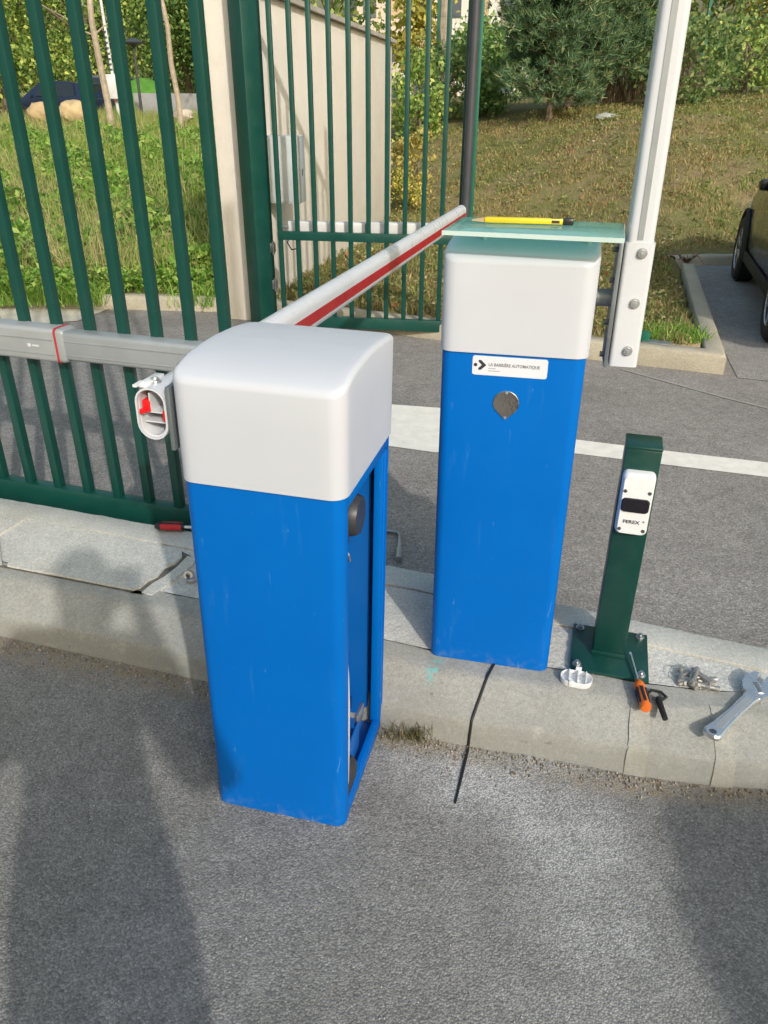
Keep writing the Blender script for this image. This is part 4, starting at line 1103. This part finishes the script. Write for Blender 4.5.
LT = [('yellowing tree at the far left behind the dark blue car', (-18.5, 42), 10, 4.2, m_lfA), ('tall olive tree behind the dark blue car', (-13.8, 41), 11, 4.0, m_lfA),
      ('dense green tree behind the white mast', (-10.0, 44), 11, 3.9, m_lfB), ('olive tree behind the far street lamp', (-8.6, 47), 11.5, 3.4, m_lfA), ('dark green tree just left of the cream wall', (-6.2, 40), 10, 3.1, m_lfB)]
for lb, lc, h, r_, m_ in LT: broadleaf(lb, lc, h, r_, m_, 110, 190, .19, .06)
CT = [('slim yellowish tree seen past the end of the cream wall', (.75, 24), 6.4, .95, m_lfC, 50, 70, .18), ('green bushy tree between the wall end and the pines', (2.1, 21), 1.7, 1.0, m_lfB, 50, 90, .13), ('olive tree rising over the cream wall', (-1.6, 26), 8, 2.2, m_lfA, 60, 70, .2)]
for lb, lc, h, r_, m_, a_, b_, s_ in CT: broadleaf(lb, lc, h, r_, m_, a_, b_, s_, .10)
RT = [('green tree directly behind the right pine', (6.4, 24), 8.5, 2.2, m_lfB), ('yellow green tree behind the raised white boom', (8.2, 25), 9.5, 2.9, m_lfA), ('yellowing tree right of the raised boom', (10.6, 22), 9, 2.7, m_lfC),
      ('olive tree at the far right above the car', (13.6, 24), 9, 3.0, m_lfA)]
for lb, lc, h, r_, m_ in RT: broadleaf(lb, lc, h, r_, m_, 95, 150, .15, .05)
# shrubs
SH = [('leafy green shrub on the bank right of the raised boom', (5.0, 14.6), 1.5, .75, m_lfD), ('low mixed shrub beside the brushwood screen', (6.4, 15.5), 1.3, .9, m_lfA), ('low green shrub at the far right of the bank', (8.0, 15.0), 1.2, 1.0, m_lfD),
      ('dense shrub under the slim yellowish tree', (1.15, 16.5), 1.5, .6, m_lfD), ('pale dry shrub beside the green fence posts', (.55, 15.0), 1.4, .55, m_lfA), ('dark shrub left of the pines', (1.85, 16.4), 1.0, .5, m_lfB)]
for lb, lc, h, r_, m_ in SH:
    o = broadleaf(lb, lc, h, r_, m_, 34, 60, .085, .02, 'shrubs on the bank', 'shrub'); o['category'] = 'shrub'
o = broadleaf('bright yellow bush at the end of the cream wall', (.42, 12.6), .95, .32, m_lfY, 26, 36, .07, .1, None, 'yellow_bush'); o['category'] = 'bush'
o = broadleaf('dry golden weeds at the foot of the wall end', (.33, 12.2), .6, .33, m_lfC, 20, 40, .05, .02, None, 'weed_clump'); o['category'] = 'weeds'

# bare trees
def bare(label, loc, h, r0):
    z = float(terrain([loc[0]], [loc[1]])[0])
    t = thing('bare_tree', label, 'tree', (loc[0], loc[1], z - .05), 0, 'bare trees in the background')
    tr = MB(); pts = limb(tr, (0, 0, 0), (-.25, 0, h), r0, r0 * .4, 8, 8, .012); tr.build('trunk', m_barkp, t)
    br = MB()
    for k in range(16):
        p = pts[random.randint(3, 7)] + Vector((0, 0, random.uniform(-.3, .3))); a = random.uniform(0, 6.28); L = random.uniform(.6, 1.5)
        e = p + Vector((math.cos(a) * L, math.sin(a) * L * .6, random.uniform(.1, .8)))
        q_ = limb(br, p, e, r0 * .22, r0 * .06, 5, 4, .08)
        limb(br, q_[2], q_[2] + Vector((random.uniform(-.4, .4), random.uniform(-.3, .3), random.uniform(.2, .6))), r0 * .10, r0 * .03, 4, 3, .08)
    br.build('branches', m_barkp, t)
    return t
bare('pale bare tree trunk beside the white mast', (-6.42, 20.0), 6.0, .085)
bare('pale bare tree trunk just left of the cream wall', (-4.9, 20.4), 6.0, .07)
bare('tan bare trunk seen through the farther gate leaf', (1.30, 19.5), 6.0, .12)
bare('thin bare tree between the latch post and the pines', (2.75, 21.5), 7.0, .07)

# pines
m_needle = leafy('pine_needles', [(0, (0.065, 0.147, 0.077)), (.45, (0.142, 0.260, 0.136)), (.8, (0.236, 0.366, 0.177)), (1, (0.472, 0.448, 0.189))], .25, .5)
def pine(label, loc, h, rad, seed):
    random.seed(seed)
    z = float(terrain([loc[0]], [loc[1]])[0])
    t = thing('pine_tree', label, 'tree', (loc[0], loc[1], z - .05), 0, 'pines on the bank')
    tr = MB(); limb(tr, (0, 0, 0), (.08, 0, h), .06, .015, 8, 8, .01)
    tips = []; zz = .42
    while zz < h * .97:
        f = 1 - zz / h
        for k in range(random.randint(5, 7)):
            a = random.uniform(0, 6.28); L = rad * (.35 + .75 * f ** .6) * random.uniform(.6, 1.1)
            p0 = Vector((0, 0, zz)); p1 = p0 + Vector((math.cos(a) * L, math.sin(a) * L, L * random.uniform(.05, .5)))
            pts = limb(tr, p0, p1, .018 * (.4 + f), .005, 5, 4, .05)
            for q in range(2, 5):
                for _ in range(6):
                    tips.append((pts[q] + Vector((random.gauss(0, .12), random.gauss(0, .12), random.gauss(.04, .09))), (p1 - p0).normalized()))
        zz += random.uniform(.13, .22)
    tr.build('trunk', m_bark, t)
    P = np.array([tuple(p) for p, _ in tips]); Dv = np.array([tuple(d_) for _, d_ in tips])
    per = 30; n = len(P) * per
    base = np.repeat(P, per, 0) + RNG.normal(0, .02, (n, 3)); dirs = np.repeat(Dv, per, 0) * .7 + np.array([0, 0, .35]) + RNG.normal(0, .55, (n, 3))
    dirs /= np.linalg.norm(dirs, axis=1)[:, None]
    Ln = RNG.uniform(.07, .15, n)[:, None]
    sd_ = np.cross(dirs, RNG.normal(0, 1, (n, 3))); sd_ /= np.linalg.norm(sd_, axis=1)[:, None]
    wd = .0085
    Vv = np.stack([base - sd_ * wd, base + sd_ * wd, base + dirs * Ln], 1).reshape(-1, 3)
    np_mesh('crown', Vv, np.arange(n * 3).reshape(-1, 3), m_needle, t)
    return t
pine('left bluish pine with a low bushy crown on the bank', (2.74, 14.6), 2.9, .80, 3)
pine('tallest bluish pine on the bank, in the middle of the three', (3.15, 15.2), 3.6, 1.25, 5)
pine('right bluish pine beside the brushwood screen', (3.95, 15.6), 3.3, 1.05, 9)

# brushwood screen on the bank
bs = MB(); zb = lambda x, y: float(terrain([x], [y])[0])
for k in range(240):
    x = 3.9 + 1.9 * k / 240 + random.uniform(-.01, .01); y = 16.2 + random.uniform(-.04, .04)
    z_ = zb(x, y) - .05; bs.tube([(x, y, z_), (x + random.uniform(-.06, .06), y + random.uniform(-.05, .05), z_ + random.uniform(.45, .75))], [.010, .006], 5)
tag(bs.build('brushwood_screen', m_brush), 'low brown brushwood screen behind the right pine', 'screen')
rk = MB()
def rock(mb, c, s, seed):
    random.seed(seed)
    r_ = bmesh.ops.create_icosphere(mb.bm, subdivisions=3, radius=1)
    for v in r_['verts']:
        p = v.co.copy(); k = 1 + .22 * math.sin(3.1 * p.x + seed) * math.cos(2.7 * p.y - seed) + .1 * math.sin(7 * p.z + 5 * p.x + seed)
        v.co = Vector((c[0] + p.x * s[0] * k, c[1] + p.y * s[1] * k, c[2] + p.z * s[2] * k))
rock(rk, (3.55, 13.9, zb(3.55, 13.9) + .04), (.17, .10, .06), 2)
tag(rk.build('pale_rock', paint('pale_stone', (.34, .36, .33), .9, .25, 6, bump=.01, bs=30), smooth=60), 'pale stone lying at the foot of the right pine', 'stone')
for k, (lb, c, s) in enumerate((('left ochre boulder in the meadow in front of the dark blue car', (-8.85, 22), (.46, .4, .42)), ('larger ochre boulder in the meadow, right of its neighbour', (-8.0, 22), (.56, .45, .52)), ('pale boulder in the meadow near the left edge of the wall', (-5.35, 22.5), (.45, .35, .22)))):
    rk = MB(); rock(rk, (c[0], c[1], zb(*c) + .36), tuple(q * .62 for q in s), k + 4)
    tag(rk.build('boulder', m_rock if k < 2 else paint('pale_boulder_stone', (.52, .45, .38), .9, .25, 5, bump=.02, bs=12), smooth=60), lb, 'boulder')
# twig with dead leaves at the corner of the parking bay
tw = MB()
for k in range(26):
    a = random.uniform(0, 6.28); L = random.uniform(.08, .26)
    tw.tube([(3.27, 8.62, .10), (3.27 + math.cos(a) * L * .5, 8.62 + math.sin(a) * L * .5, .12 + L * .4), (3.27 + math.cos(a) * L, 8.62 + math.sin(a) * L, .12 + L * random.uniform(.1, .7))], [.008, .006, .003], 5)
tag(tw.build('dead_twig', m_brush), 'dead brown twig bundle at the corner of the parking bay kerb', 'twig')
# weeds at kerb corner and wall foot
for lb, c, sdv_, n, hh in (('leafy grass tuft hanging over the corner of the island kerb', (2.12, 5.55), (.13, .12), 500, .16), ('grass tuft on the island kerb behind the raised boom bracket', (1.85, 5.55), (.10, .08), 300, .13),
                           ('weed tuft growing at the foot of the cream wall end', (-1.28, 6.78), (.09, .05), 260, .15)):
    X = np.clip(RNG.normal(c[0], sdv_[0], n), c[0] - 1.5 * sdv_[0], c[0] + 1.5 * sdv_[0]); Y = np.clip(RNG.normal(c[1], sdv_[1], n), c[1] - 1.5 * sdv_[1], c[1] + 1.5 * sdv_[1])
    tag(blades('grass_tuft', X, Y, np.full(n, .10), .05, hh, .009, m_weed, 1.3), lb, 'grass tuft')
sm = MB(); sm.bm.faces.new([sm.bm.verts.new(p) for p in [(1.98, 5.36, .118), (2.2, 5.26, .118), (2.26, 5.42, .118), (2.08, 5.52, .118)]])
tag(sm.build('bare_sand', paint('sand', (.50, .37, .22), .95, .2, 20, bump=.004, bs=90), smooth=0), kind='structure')

# green mound and low grey wall far left
X_ = np.linspace(-15, -6, 60); Y_ = np.linspace(33, 42, 40); GX2, GY2 = np.meshgrid(X_, Y_)
GZ2 = .9 + 1.75 * np.exp(-((GX2 + 10.3) / 1.9) ** 2 - ((GY2 - 37) / 2.0) ** 2)
ii = np.arange(2400).reshape(40, 60)
tg = NT('mound_turf'); m_turf = tg.fin(tg.ramp(tg.noise(3, 5), [(.3, (.06, .19, .02)), (.7, (.11, .28, .04))]), .9)
tag(np_mesh('grass_mound', np.stack([GX2.ravel(), GY2.ravel(), GZ2.ravel()], 1), np.stack([ii[:-1, :-1].ravel(), ii[:-1, 1:].ravel(), ii[1:, 1:].ravel(), ii[1:, :-1].ravel()], 1), m_turf, smooth=180), kind='structure')
gw = MB(); gw.box((-7.45, 31, 1.5), (3.1, .2, 1.0), bev=.02)
tag(gw.build('grey_wall', paint('far_grey_wall', (.30, .30, .31), .8, .15, 2)), 'low grey wall far beyond the meadow', 'wall')
# mast and street lamp
ms = thing('white_mast', 'white mast with a ribbed foot box between two gate bars', 'mast', (-7.85, 25, zb(-7.85, 25) - .05), 0)
q = MB(); q.tube([(.08, 0, 0), (-.05, 0, 6)], [.05, .03], 12); q.build('pole', m_ramw, ms)
q = MB(); q.box((0.05, -.1, .95), (.36, .25, .62), bev=.03); q.build('box', m_ramw, ms)
for k in range(8):
    q = MB(); q.cyl((.03 - .004 * k, 0, 1.35 + .13 * k), (.03 - .004 * k, 0, 1.40 + .13 * k), .062, n=12); q.build('band', m_darkpost, ms)
sl = thing('street_lamp', 'dark street lamp far beyond the meadow', 'street lamp', (-7.95, 28, zb(-7.95, 28)), 0)
q = MB(); q.tube([(0, 0, 0), (0, 0, 2.05)], [.05, .035], 10); q.build('pole', m_darkpost, sl)
q = MB(); q.lathe([(.02, 2.0), (.10, 2.08), (.32, 2.14), (.34, 2.17), (.12, 2.27), (.01, 2.29)], 18); q.build('lamp_head', m_darkpost, sl)
# mesh fence far behind
mf = thing('mesh_fence', 'tall green wire mesh fence behind the pines', 'fence', (0, 18, 0), 0)
for x in (.80, 1.02, 3.6, 6.36, 9.1):
    q = MB(); q.box((x, 0, 1.9), (.06, .06, 3.3 if x < 2 else 4.2)); q.build('post', m_greenfar, mf)
q = MB()
for k in range(0, 90): q.box((.85 + k * .1, 0, 2.2), (.004, .004, 2.1))
for k in range(0, 11): q.box((5.3, 0, 1.2 + .2 * k), (8.9, .004, .005))
q.build('wire_mesh', m_greenfar, mf)
# buildings far away
def building(label, c, size, colour, yaw, floors, cols):
    b = thing('apartment_building', label, 'building', (c[0], c[1], c[2]), yaw, 'apartment buildings far behind')
    q = MB(); q.box((0, 0, size[2] / 2), size); q.build('wall', paint('facade', colour, .9, .05, .5, bump=0), b, 0)
    q = MB(); q.box((0, 0, size[2] + .15), (size[0] + .4, size[1] + .4, .3)); q.build('roof', m_cap, b, 0)
    gm = paint('window_dark', (.10, .12, .15), .2, .1); fm = paint('shutter', (.55, .40, .25), .7, .1)
    for f in range(floors):
        for k in range(cols):
            x = -size[0] / 2 + size[0] * (k + .5) / cols; z = size[2] * (f + .55) / floors
            q = MB(); q.box((x, -size[1] / 2 - .02, z), (size[0] / cols * .5, .08, size[2] / floors * .5)); wv = q.build('window', gm if (k + f) % 3 else fm, b, 0)
    return b
building('beige apartment building seen between gate bars past the wall end', (3.2, 82, 1), (13, 10, 9.5), (.62, .54, .44), R(8), 3, 6)
building('white apartment building seen left of the pines', (7.6, 62, 1), (7, 8, 7.5), (.70, .68, .64), R(-10), 3, 4)
# far woodland closing the horizon
n = 46000
X = RNG.uniform(-75, 75, n); Y = RNG.uniform(70, 95, n)
hgt = 7 + 3 * np.sin(X * .21) + 2 * np.sin(X * .53 + 1)
gap = ~((X > -1) & (X < 14))
C = np.stack([X, Y, RNG.uniform(0, 1, n) * hgt], 1)[gap]
tag(leaves(C, None, 1.0, leafy('far_foliage', [(0, (.10, .15, .07)), (.5, (.20, .25, .11)), (1, (.32, .33, .16))], .4), 'far_woodland', aspect=.7), kind='stuff')  # paler leaf tones: distance haze put into the colour

# ------------------------------------------------------------------ photographer (behind the camera, casts the shadow on the left)
def person(label, loc, J, radii, edges, colour_fn, mats):
    me = bpy.data.meshes.new('person'); names = list(J)
    me.from_pydata([J[k] for k in names], [(names.index(a), names.index(b)) for a, b in edges], [])
    o = bpy.data.objects.new('person', me); COL.objects.link(o)
    o.modifiers.new('skin', 'SKIN'); sv = me.skin_vertices[0].data
    for k, nme in enumerate(names):
        r_ = radii[nme]; sv[k].radius = r_ if isinstance(r_, tuple) else (r_, r_); sv[k].use_root = nme == 'pelvis'
    ss = o.modifiers.new('subd', 'SUBSURF'); ss.levels = 2; ss.render_levels = 2
    dg = bpy.context.evaluated_depsgraph_get(); dg.update()
    m2 = bpy.data.meshes.new_from_object(o.evaluated_get(dg)); bpy.data.objects.remove(o)
    m2.name = 'person'; m2.materials.clear()
    o = mesh_obj('person', m2, mats, None, 180, loc)
    for p_ in m2.polygons: p_.material_index = colour_fn(p_.center)
    return tag(o, label, 'person')
J = {'pelvis': (-.02, 0, .95), 'waist': (-.02, .0, 1.10), 'chest': (-.02, -.01, 1.32), 'neck0': (-.02, .0, 1.50), 'neck': (-.01, .03, 1.56), 'head0': (0, .06, 1.64), 'head1': (0, .07, 1.72), 'head2': (0, .06, 1.79),
     'shR': (.17, .0, 1.44), 'elR': (.275, .09, 1.04), 'wrR': (.15, .17, 1.44), 'haR': (.135, .20, 1.50), 'shL': (-.21, .0, 1.44), 'elL': (-.37, .10, 1.06), 'wrL': (.0, .17, 1.44), 'haL': (.02, .20, 1.50),
     'hipR': (.09, 0, .90), 'knR': (.075, .03, .50), 'anR': (.075, -.02, .09), 'toR': (.10, .15, .04), 'hipL': (-.13, 0, .90), 'knL': (-.115, .03, .50), 'anL': (-.12, -.02, .09), 'toL': (-.15, .15, .04)}
RD = {'pelvis': (.16, .12), 'waist': (.15, .11), 'chest': (.17, .12), 'neck0': .07, 'neck': .058, 'head0': (.085, .095), 'head1': (.105, .12), 'head2': (.075, .09), 'shR': .095, 'elR': .080, 'wrR': .032, 'haR': .036, 'shL': .095, 'elL': .080, 'wrL': .032, 'haL': .036,
      'hipR': .11, 'knR': .085, 'anR': .045, 'toR': .04, 'hipL': .11, 'knL': .085, 'anL': .045, 'toL': .04}
ED = [('pelvis', 'waist'), ('waist', 'chest'), ('chest', 'neck0'), ('neck0', 'neck'), ('neck', 'head0'), ('head0', 'head1'), ('head1', 'head2'), ('chest', 'shR'), ('shR', 'elR'), ('elR', 'wrR'), ('wrR', 'haR'), ('chest', 'shL'), ('shL', 'elL'), ('elL', 'wrL'), ('wrL', 'haL'),
      ('pelvis', 'hipR'), ('hipR', 'knR'), ('knR', 'anR'), ('anR', 'toR'), ('pelvis', 'hipL'), ('hipL', 'knL'), ('knL', 'anL'), ('anL', 'toL')]
for sd_, hx in (('R', 1), ('L', -1)):
    hx0 = J['ha' + sd_]
    for k in range(4):
        a = 'f%s%da' % (sd_, k); b_ = 'f%s%db' % (sd_, k)
        J[a] = (hx0[0] - hx * .012, hx0[1] + .010 - .004 * k, hx0[2] + .030 - .018 * k + .02); J[b_] = (hx0[0] - hx * .055, hx0[1] + .012, hx0[2] + .030 - .018 * k + .025)
        RD[a] = .009; RD[b_] = .0075; ED += [('ha' + sd_, a), (a, b_)]
    a = 'th' + sd_; J[a] = (hx0[0] - hx * .02, hx0[1] - .03, hx0[2] + .05); RD[a] = .010; ED.append(('ha' + sd_, a))
skin = paint('skin', (.50, .30, .21), .5, .06, 20); cloth = paint('navy_jacket', (.03, .04, .07), .85, .1, 30); trou = paint('grey_trousers', (.08, .08, .085), .9, .1, 30); shoe = paint('dark_shoes', (.02, .018, .016), .6, .1); hairm = paint('brown_hair', (.05, .03, .018), .7, .2, 60)
def colr(c):
    if c.z < .11: return 3
    if c.z < .98: return 2
    if c.z > 1.735 or (c.z > 1.66 and c.y < .02): return 4
    if c.z > 1.535 or c.y > .155: return 0
    return 1
person('person in dark jacket and grey trousers standing behind the camera, holding a phone up', (-.055, -.27, 0), J, RD, ED, colr, [skin, cloth, trou, shoe, hairm])
pm = MB(); pm.box((0, 0, 0), (.155, .075, .008), bev=.003)
phone = pm.build('phone', m_black); tag(phone, 'black phone held up by the person', 'phone')
phone.matrix_world = Matrix.Translation(Vector((0, 0, H)) - fwd * .022 + Vector((.0, 0, -.02))) @ Mc.to_3x3().to_4x4()
